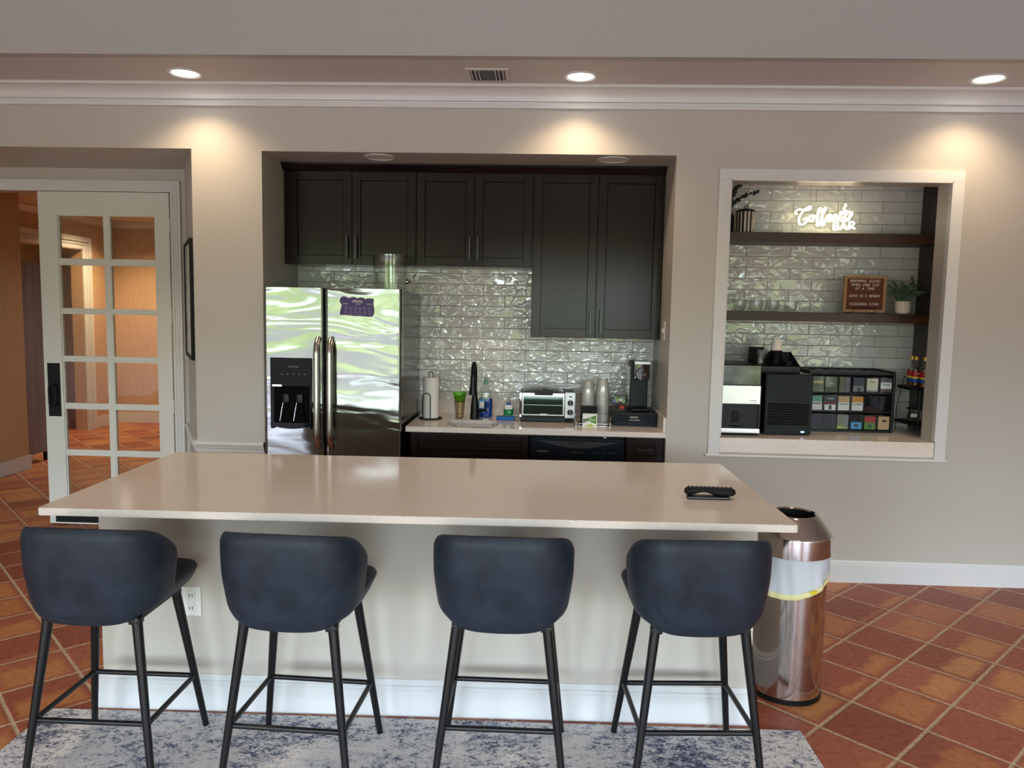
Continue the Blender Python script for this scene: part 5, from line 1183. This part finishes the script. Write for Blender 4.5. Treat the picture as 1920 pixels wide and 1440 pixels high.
for r in range(3):
    for c in range(6):
        a = x0 + 0.010 + c * cw + 0.003; e = a + cw - 0.006; za, zb = zs_[r] + 0.002, zs_[r] + 0.104
        b = MB(); b.box(a, e, y0 - 0.006, y0 - 0.003, za, zb); b.box(a, a + 0.002, y0 - 0.003, y1 - 0.02, za, zb - 0.01); b.box(e - 0.002, e, y0 - 0.003, y1 - 0.02, za, zb - 0.01); b.box(a + 0.002, e - 0.002, y0 - 0.003, y1 - 0.02, za, za + 0.002)
        d = obj('drawer', b, M_CLEAR2, t)
        b = MB(); b.box(a + 0.02, e - 0.02, y0 - 0.012, y0 - 0.006, zb - 0.008, zb, bev=0.001); obj('drawer_lip', b, M_CLEAR2, d)
        if (r, c) in PK:
            what, spec, badge, words = PK[(r, c)]
            k = thing('sachet_box' if 'box' in what else 'sachet_pack', '%s, %s row, %s' % (what, RN[r], CN[c]), 'sachets', ((a + e) / 2, y0 + 0.06, za + 0.003), 0, 'drink sachets in the clear drawers')
            b = MB(); top = max(s_[1] for s_ in spec); ya = y0 + 0.004; zt = za + 0.004 + (zb - za - 0.010) * top
            z00, z11 = za + 0.004, za + 0.004 + (zb - za - 0.010)
            b.box(a + 0.006, e - 0.006, ya + 0.0008, ya + 0.12, z00, zt, spec[0][2])
            for i, (f0, f1, m) in enumerate(spec): b.box(a + 0.006, e - 0.006, ya - 0.0004 * i, ya + 0.0008, z00 + (z11 - z00) * f0, z00 + (z11 - z00) * f1, m)
            if badge: b.box(a + 0.006 + (e - a - 0.012) * badge[2], a + 0.006 + (e - a - 0.012) * badge[3], ya - 0.002, ya - 0.0012, z00 + (z11 - z00) * badge[0], z00 + (z11 - z00) * badge[1], badge[4])
            for f_, w_, m in (words or []):
                if len(w_) > 1: b.text(w_, ((a + e) / 2, ya - 0.0018, z00 + (z11 - z00) * f_), {'Dove': 0.024, 'Pure': 0.018, 'Lavazza': 0.015}.get(w_, 0.0135), m)
            obj('pack', b, None, k)

# corner rack with syrup bottles and jars
t = thing('corner_rack', 'two-tier black wire rack at the right end of the alcove', 'rack', (2.46, 5.15, AZ))
b = MB(); px = [(2.404, 5.225), (2.440, 4.985), (2.540, 4.985), (2.540, 5.225)]
def tier(z): 
    b.prism([(2.398, 5.235), (2.430, 4.975), (2.545, 4.975), (2.545, 5.235)], 'z', z, z + 0.018)
tier(AZ + 0.055); obj('lower_tray', b, M_BLKMATT, t)
b = MB(); b.prism([(2.405, 5.235), (2.395, 5.02), (2.42, 4.99), (2.545, 4.99), (2.545, 5.235)], 'z', AZ + 0.285, AZ + 0.305); obj('upper_tray', b, M_BLKMATT, t)
b = MB()
b.tube([(2.404, 5.222, AZ), (2.404, 5.222, AZ + 0.15), (2.415, 5.224, AZ + 0.22), (2.444, 5.226, AZ + 0.36)], 0.0035, n=8)
obj('bent_wire', b, M_BLKMETAL, t)
b = MB()
b.tube([(2.436, 4.985, AZ), (2.436, 4.985, AZ + 0.286)], 0.0035, n=8); obj('front_leg', b, M_BLKMETAL, t)
b = MB(); b.tube([(2.540, 4.985, AZ), (2.540, 4.985, AZ + 0.34)], 0.0035, n=8); obj('front_leg', b, M_BLKMETAL, t)
b = MB(); b.tube([(2.540, 5.225, AZ), (2.540, 5.225, AZ + 0.36), (2.444, 5.226, AZ + 0.36)], 0.0035, n=8)
obj('wire_frame', b, M_BLKMETAL, t)
UZ = AZ + 0.305
BL = ['syrup bottle with red and blue label, at the back of the upper tray, half hidden', 'syrup bottle with red and blue label, in the middle of the upper tray', 'syrup bottle with red and blue label, nearest the white trim on the upper tray']
first = None
for (x, y), l in zip(((2.470, 5.185), (2.460, 5.108), (2.487, 5.045)), BL):
    if first is None:
        first = thing('syrup_bottle', l, 'bottle', (x, y, UZ), 0, 'syrup bottles on the corner rack')
        b = MB(); b.lathe([(0.024, 0.0005), (0.026, 0.004), (0.026, 0.110), (0.022, 0.128), (0.013, 0.150), (0.012, 0.178)], n=24); obj('glass', b, M_CUPGL, first, local=True)
        b = MB(); b.lathe([(0.0265, 0.028), (0.0268, 0.030), (0.0268, 0.053)], m=M_BLUE, n=24, cap0=False, cap1=False); b.lathe([(0.0268, 0.053), (0.0268, 0.066)], m=M_YELP, n=24, cap0=False, cap1=False); b.lathe([(0.0268, 0.066), (0.0268, 0.104)], m=M_RED, n=24, cap0=False, cap1=False)
        b.text('Torani', (0.0, -0.0272, 0.085), 0.0155, M_TEXT, shear=0.3); obj('label', b, None, first, local=True)
        b = MB(); b.lathe([(0.0145, 0.176), (0.0145, 0.198), (0.0, 0.199)], n=20); obj('cap', b, M_GOLD, first, local=True)
        b = MB(); b.lathe([(0.023, 0.004), (0.024, 0.006), (0.024, 0.108), (0.0, 0.110)], n=20); obj('syrup', b, M_AMBER, first, local=True)
    else: dup(first, (x, y, UZ), None, l)
for (x, y), l in zip(((2.452, 5.10), (2.505, 5.045)), ('square glass jar with dark lid on the lower tray, further left', 'square glass jar with dark lid on the lower tray, beside the trim')):
    t = thing('storage_jar', l, 'jar', (x, y, AZ + 0.073), 0, 'square jars on the corner rack')
    b = MB(); b.box(x - 0.027, x + 0.027, y - 0.026, y + 0.026, AZ + 0.0735, AZ + 0.155, bev=0.004); obj('glass', b, M_CLEAR, t)
    b = MB(); b.box(x - 0.024, x + 0.024, y - 0.023, y + 0.023, AZ + 0.077, AZ + 0.12, bev=0.003); obj('contents', b, M_BROWN, t)
    b = MB(); b.box(x - 0.029, x + 0.029, y - 0.028, y + 0.028, AZ + 0.155, AZ + 0.165, bev=0.002); obj('lid', b, M_BLKMETAL, t)
    b = MB(); b.box(x - 0.022, x + 0.018, y - 0.0275, y - 0.0263, AZ + 0.105, AZ + 0.128); obj('label', b, M_PAPER, t)

# ------------------------------------------------------------------ island
IROT = 0.024
isl = thing('kitchen_island', 'long white-based island with a speckled beige quartz top', 'island', (-0.447, 3.141, 0), IROT)
IZ = 0.914
b = MB(); t = bmesh.new()
b.prism(rrect(-1.3425, 1.3425, -0.539, 0.539, 0.014, 4), 'z', IZ - 0.027, IZ)
bmesh.ops.bevel(b.bm, geom=[e for e in b.bm.edges if abs(e.verts[0].co.z - e.verts[1].co.z) < 1e-5], offset=0.002, segments=2, affect='EDGES')
obj('countertop', b, M_QUARTZ, isl, local=True)
bx0, bx1, by0, by1 = -1.312, 1.306, -0.205, 0.50
b = MB(); b.box(bx0, bx1, by0, by1, 0.0, IZ - 0.0275); obj('base', b, M_ISL, isl, local=True)
b = MB(); h = 0.150; pf = [(0, 0), (0.017, 0), (0.017, h * 0.72), (0.013, h * 0.75), (0.016, h * 0.79), (0.016, h * 0.83), (0.009, h * 0.87), (0.011, h * 0.92), (0.004, h), (0, h)]
b.prism([(by0 - p, z) for p, z in pf], 'x', bx0 - 0.017, bx1 + 0.017)
b.prism([(bx0 - p, z) for p, z in pf], 'y', by0, by1); b.prism([(bx1 + p, z) for p, z in pf], 'y', by0, by1); obj('skirting', b, M_TRIM, isl, local=True, smooth=20)
b = MB(); b.box(-0.985, -0.905, by0 - 0.006, by0, 0.395, 0.515, bev=0.002); b.box(-0.962, -0.928, by0 - 0.009, by0 - 0.005, 0.41, 0.445, bev=0.002); b.box(-0.962, -0.928, by0 - 0.009, by0 - 0.005, 0.462, 0.497, bev=0.002); ol = obj('outlet', b, M_WHITE, isl, local=True)
b = MB()
for z in (0.427, 0.479):
    for x in (-0.951, -0.939): b.box(x - 0.0012, x + 0.0012, by0 - 0.0098, by0 - 0.0088, z - 0.006, z + 0.008)
obj('socket_slot', b, M_BLK, ol, local=True)

# remotes on the island
t = thing('remote_control', 'flat black remote control lying under the larger curved remote', 'remote', (0.668, 2.99, IZ), 0.02, 'remotes on the island')
b = MB(); b.box(-0.082, 0.082, -0.020, 0.020, 0.0, 0.013, bev=0.003); obj('body', b, M_BLK, t, local=True)
b = MB(); b.box(-0.080, 0.080, -0.0208, -0.0198, 0.005, 0.0075); obj('seam', b, M_GREY, t, local=True)
t = thing('remote_control', 'large curved black remote control resting across a flat remote', 'remote', (0.675, 2.995, IZ + 0.013), -0.03, 'remotes on the island')
b = MB(); K = 18; rings = []
for k in range(K + 1):
    f = k / K; x = -0.098 + 0.196 * f
    zb = 0.013 * math.sin(PI * min(1, max(0, (f - 0.12) / 0.5))) ** 1.2; zt = 0.030 + 0.002 * math.sin(PI * f)
    e = min(f, 1 - f); w_ = 0.024 * min(1, (0.25 + e * 9)) ** 0.5; sh = 1 if e > 0.06 else 0.6 + e * 6.6
    zm = (zb + zt) / 2; hh = (zt - zb) / 2 * sh
    rings.append([b.bm.verts.new((x, w_ * math.copysign(abs(math.cos(a)) ** 0.7, math.cos(a)), zm + hh * math.copysign(abs(math.sin(a)) ** 0.7, math.sin(a)))) for a in [2 * PI * j / 16 for j in range(16)]])
for A, B in zip(rings, rings[1:]):
    for j in range(16): b.bm.faces.new((A[j], A[(j + 1) % 16], B[(j + 1) % 16], B[j]))
b.bm.faces.new(rings[0][::-1]); b.bm.faces.new(rings[-1]); obj('body', b, M_BLKMATT, t, local=True)
b = MB()
for i in range(11):
    for j in (-0.012, 0.0, 0.012): b.lathe([(0.0048, 0.029), (0.0046, 0.0322), (0.0, 0.0325)], (-0.082 + i * 0.0165, j, 0.0), n=8)
obj('buttons', b, M_DKGREY, t, local=True)

# ------------------------------------------------------------------ rug
b = MB(); t = bmesh.new(); nx, ny = 60, 36; W, H = 3.0, 2.1
g = [[b.bm.verts.new((-W + W * i / nx, -H + H * j / ny, 0.009 + (0.0 * max(0, 1 - ((nx - i) / 5 + (ny - j) / 2.0)) if i > nx - 6 and j > ny - 3 else 0))) for j in range(ny + 1)] for i in range(nx + 1)]
g2 = [[b.bm.verts.new((v.co.x, v.co.y, v.co.z - 0.008)) for v in row] for row in g]
for i in range(nx):
    for j in range(ny):
        b.bm.faces.new((g[i][j], g[i + 1][j], g[i + 1][j + 1], g[i][j + 1])); b.bm.faces.new((g2[i][j], g2[i][j + 1], g2[i + 1][j + 1], g2[i + 1][j]))
for i in range(nx): b.bm.faces.new((g[i][0], g2[i][0], g2[i + 1][0], g[i + 1][0])); b.bm.faces.new((g[i][ny], g[i + 1][ny], g2[i + 1][ny], g2[i][ny]))
for j in range(ny): b.bm.faces.new((g[0][j], g[0][j + 1], g2[0][j + 1], g2[0][j])); b.bm.faces.new((g[nx][j], g2[nx][j], g2[nx][j + 1], g[nx][j + 1]))
r = thing('area_rug', 'distressed blue, grey and cream rug under the bar stools', 'rug', (1.052, 2.915, 0), 0.019)
obj('pile', b, M_RUG, r, local=True)

# ------------------------------------------------------------------ bar stools
def make_stool(label, loc, rz):
    t = thing('bar_stool', label, 'bar stool', loc, rz, 'navy bar stools along the island')
    top_z, r0, r1 = 0.575, 0.0175, 0.0115
    for sx in (-1, 1):
        for sy in (-1, 1):
            b = MB(); b.tube([(sx * 0.152, sy * 0.135 - 0.01, top_z), (sx * 0.222, sy * 0.205, 0.0)], r0, n=16, r1=r1); lg = obj('leg', b, M_BLKMETAL, t, local=True)
            b = MB(); b.tube([(sx * 0.2215, sy * 0.2045, 0.004), (sx * 0.222, sy * 0.205, 0.0)], 0.0118, n=12); obj('foot_cap', b, M_BLK, lg, local=True)
    fz = 0.215; f = 1 - fz / top_z; lx = 0.222 - 0.070 * (1 - f); ly = 0.205 - 0.070 * (1 - f)
    u = fz / top_z; lx = 0.222 - 0.070 * u; ly = 0.205 - 0.075 * u
    b = MB(); b.tube([(x, y, fz) for x, y in rrect(-lx, lx, -ly - 0.0, ly - 0.005, 0.018, 4)], 0.0095, n=10, closed=True); obj('footrest', b, M_BLKMETAL, t, local=True)
    b = MB(); b.box(-0.16, 0.16, -0.155, 0.13, 0.558, 0.574, bev=0.003)
    for sx in (-1, 1):
        for sy in (-1, 1): b.box(sx * 0.15 - 0.019, sx * 0.15 + 0.019, sy * 0.135 - 0.028, sy * 0.135 + 0.008, 0.553, 0.572, bev=0.004)
    obj('seat_frame', b, M_BLKMETAL, t, local=True)
    # seat cushion: rounded slab, thin at the front, underside sloping down to the back
    b = MB(); n = 40; rings = []
    def plan(s, k=1.0):
        a = 2 * PI * s; cx, sy_ = math.cos(a), math.sin(a)
        w_ = 0.226 if sy_ >= 0 else 0.205; d_ = 0.222 if sy_ >= 0 else 0.205
        p = 0.34 if sy_ >= 0 else 0.62
        w_ = 0.226 - 0.030 * max(0.0, -sy_)
        return Vector((w_ * k * math.copysign(abs(cx) ** p, cx), d_ * k * math.copysign(abs(sy_) ** p, sy_) + 0.004, 0))
    for k, zf in ((0.0, 'b0'), (0.66, 'b1'), (0.80, 'b2'), (0.93, 'm0'), (1.0, 'm1'), (0.97, 't0'), (0.90, 't1'), (0.0, 't2')):
        ring = []
        for j in range(n):
            v = plan(j / n, k); fr_ = (v.y + 0.21) / 0.42
            z = {'b0': 0.572, 'b1': 0.572, 'b2': 0.574 + 0.022 * fr_, 'm0': 0.588 + 0.028 * fr_, 'm1': 0.648, 't0': 0.660, 't1': 0.664, 't2': 0.668}[zf]
            ring.append(b.bm.verts.new((v.x, v.y, z)))
        rings.append(ring)
    for A, B in zip(rings, rings[1:]):
        for j in range(n): b.bm.faces.new((A[j], A[(j + 1) % n], B[(j + 1) % n], B[j]))
    bmesh.ops.remove_doubles(b.bm, verts=b.bm.verts[:], dist=1e-5)
    obj('seat', b, M_LEATHER, t, local=True, smooth=60)
    # wrap-around backrest shell
    b = MB(); nu, nv = 36, 12; th = 0.036
    def path(s):          # s in [-1, 1] along a rounded U seen from above; returns x, y, normal
        R = 0.135; hw = 0.238; yb = -0.236; tip = -0.005
        L0 = hw - R; La = R * PI / 2; Ls = tip - (yb + R); T = L0 + La + Ls
        d = abs(s) * T; sg = 1 if s >= 0 else -1
        if d < L0: return sg * d, yb, 0.0, -1.0
        if d < L0 + La:
            a = (d - L0) / R; return sg * (L0 + R * math.sin(a)), yb + R - R * math.cos(a), sg * math.sin(a), -math.cos(a)
        return sg * hw, yb + R + (d - L0 - La), sg * 1.0, 0.0
    def surf(s, v, off):
        x, y, nx_, ny_ = path(s); a = abs(s)
        zt = 0.900 - 0.006 * a * a - 0.030 * max(0, (a - 0.34) / 0.66) - 0.085 * max(0, (a - 0.52) / 0.48) ** 1.8
        zb = 0.556 + 0.030 * min(1, a / 0.55) ** 2.4 + 0.030 * max(0, (a - 0.45) / 0.55)
        z = zb + (zt - zb) * v
        fl = max(0.0, (z - 0.56) / 0.36)                      # sides flare and back leans outwards with height
        kx = 0.86 + 0.14 * min(1, fl * 2.0) ** 0.6 + 0.015 * fl; ky = 0.88 + 0.12 * min(1, fl * 1.6) ** 0.7
        return Vector((x * kx - nx_ * off, y * ky - ny_ * off - 0.004 * fl, z))
    G = []
    for off_i in (0, 1):
        grid = []
        for i in range(nu + 1):
            s = -1 + 2 * i / nu; row = []
            for j in range(nv + 1):
                v = j / nv; ee = min(v, 1 - v, (1 - abs(s)) * 1.6); q = min(1, ee / 0.10)
                inset = 0.011 * (1 - math.sqrt(max(0, 1 - (1 - q) ** 2)))
                row.append(b.bm.verts.new(surf(s, v, (inset if off_i == 0 else th - inset))))
            grid.append(row)
        G.append(grid)
    A, B = G
    for i in range(nu):
        for j in range(nv):
            b.bm.faces.new((A[i][j], A[i + 1][j], A[i + 1][j + 1], A[i][j + 1])); b.bm.faces.new((B[i][j], B[i][j + 1], B[i + 1][j + 1], B[i + 1][j]))
        b.bm.faces.new((A[i][0], B[i][0], B[i + 1][0], A[i + 1][0])); b.bm.faces.new((A[i][nv], A[i + 1][nv], B[i + 1][nv], B[i][nv]))
    for j in range(nv): b.bm.faces.new((A[0][j], A[0][j + 1], B[0][j + 1], B[0][j])); b.bm.faces.new((A[nu][j], B[nu][j], B[nu][j + 1], A[nu][j + 1]))
    obj('backrest', b, M_LEATHER, t, local=True, smooth=60, sub=1)
    return t
RZ = 0.0118
st = make_stool('navy leather bar stool with black legs, nearest the french door', (-1.500, 2.577, RZ), 0.0)
dup(st, (-0.824, 2.582, RZ), math.radians(-2.6), 'navy leather bar stool with black legs, second from the french door')
dup(st, (-0.116, 2.631, RZ), 0.0, 'navy leather bar stool with black legs, seen squarely from behind, third from the door')
dup(st, (0.546, 2.660, RZ), math.radians(3.75), 'navy leather bar stool with black legs, next to the steel trash can')

# ------------------------------------------------------------------ trash can
TX, TY = 1.099, 3.268
t = thing('trash_can', 'round brushed steel trash can with open-top lid beside the island', 'trash can', (TX, TY, 0))
c = (TX, TY, 0)
b = MB(); b.lathe([(0.0, 0.012), (0.149, 0.012), (0.149, 0.63), (0.146, 0.63), (0.146, 0.02)], c, n=64, cap1=False); obj('body', b, M_CAN, t)
b = MB(); b.lathe([(0.148, 0), (0.152, 0.002), (0.152, 0.022), (0.149, 0.024)], c, n=64, cap1=False); obj('base_ring', b, M_BLK, t)
b = MB(); b.lathe([(0.158, 0.632), (0.162, 0.634), (0.162, 0.712), (0.158, 0.720), (0.105, 0.790), (0.094, 0.798), (0.088, 0.792), (0.088, 0.70)], c, n=64, cap0=False, cap1=False); lid = obj('lid', b, M_CAN, t)
b = MB(); b.lathe([(0.088, 0.79), (0.087, 0.66), (0.0, 0.655)], c, n=40, cap0=False); obj('lid_sleeve', b, M_BLKMATT, lid)
def hem(a):       # lower edge of the liner round the can: lowest at the front-left, higher at the right
    return 0.543 - 0.062 * math.cos(a - (-PI / 2 - 0.60))
N = 96; rg = random.Random(9); ph = [rg.random() * 6 for _ in range(4)]
def fold(a, f): return 0.0022 * math.sin(9 * a + ph[0] + 2 * f) + 0.0018 * math.sin(17 * a + ph[1] - 3 * f) + 0.0012 * math.sin(31 * a + ph[2] + 5 * f)
b = MB(); rings = []
for k in range(9):
    f = k / 8; rings.append([b.bm.verts.new((TX + (0.1535 + fold(2 * PI * j / N, f) * (0.3 + f)) * math.cos(2 * PI * j / N), TY + (0.1535 + fold(2 * PI * j / N, f) * (0.3 + f)) * math.sin(2 * PI * j / N), 0.650 + (hem(2 * PI * j / N) - 0.650) * f)) for j in range(N)])
for A, B in zip(rings, rings[1:]):
    for j in range(N): b.bm.faces.new((A[j], A[(j + 1) % N], B[(j + 1) % N], B[j]))
ln = obj('liner', b, M_BAG, t, smooth=60)
b = MB(); rings = []
for dz, dr in ((0.0, 0.0012), (-0.010, 0.0030), (-0.020, 0.0030), (-0.024, 0.0)):
    rings.append([b.bm.verts.new((TX + (0.1535 + dr + fold(2 * PI * j / N, 1) * 1.0) * math.cos(2 * PI * j / N), TY + (0.1535 + dr + fold(2 * PI * j / N, 1) * 1.0) * math.sin(2 * PI * j / N), hem(2 * PI * j / N) + dz)) for j in range(N)])
for A, B in zip(rings, rings[1:]):
    for j in range(N): b.bm.faces.new((A[j], A[(j + 1) % N], B[(j + 1) % N], B[j]))
obj('drawstring', b, M_YEL, ln, smooth=60)
b = MB(); a0 = -PI / 2 + 0.30; b.prism([(0.018 * math.cos(PI + PI * k / 8), 0.016 * math.sin(PI + PI * k / 8)) for k in range(9)], 'y', -0.0015, 0.0015)
t2 = Matrix.Translation((TX + 0.1605 * math.cos(a0), TY + 0.1605 * math.sin(a0), hem(a0) + 0.001)) @ Matrix.Rotation(a0 + PI / 2, 4, 'Z')
bmesh.ops.transform(b.bm, verts=b.bm.verts, matrix=t2); obj('yellow_tag', b, M_YEL2, ln)
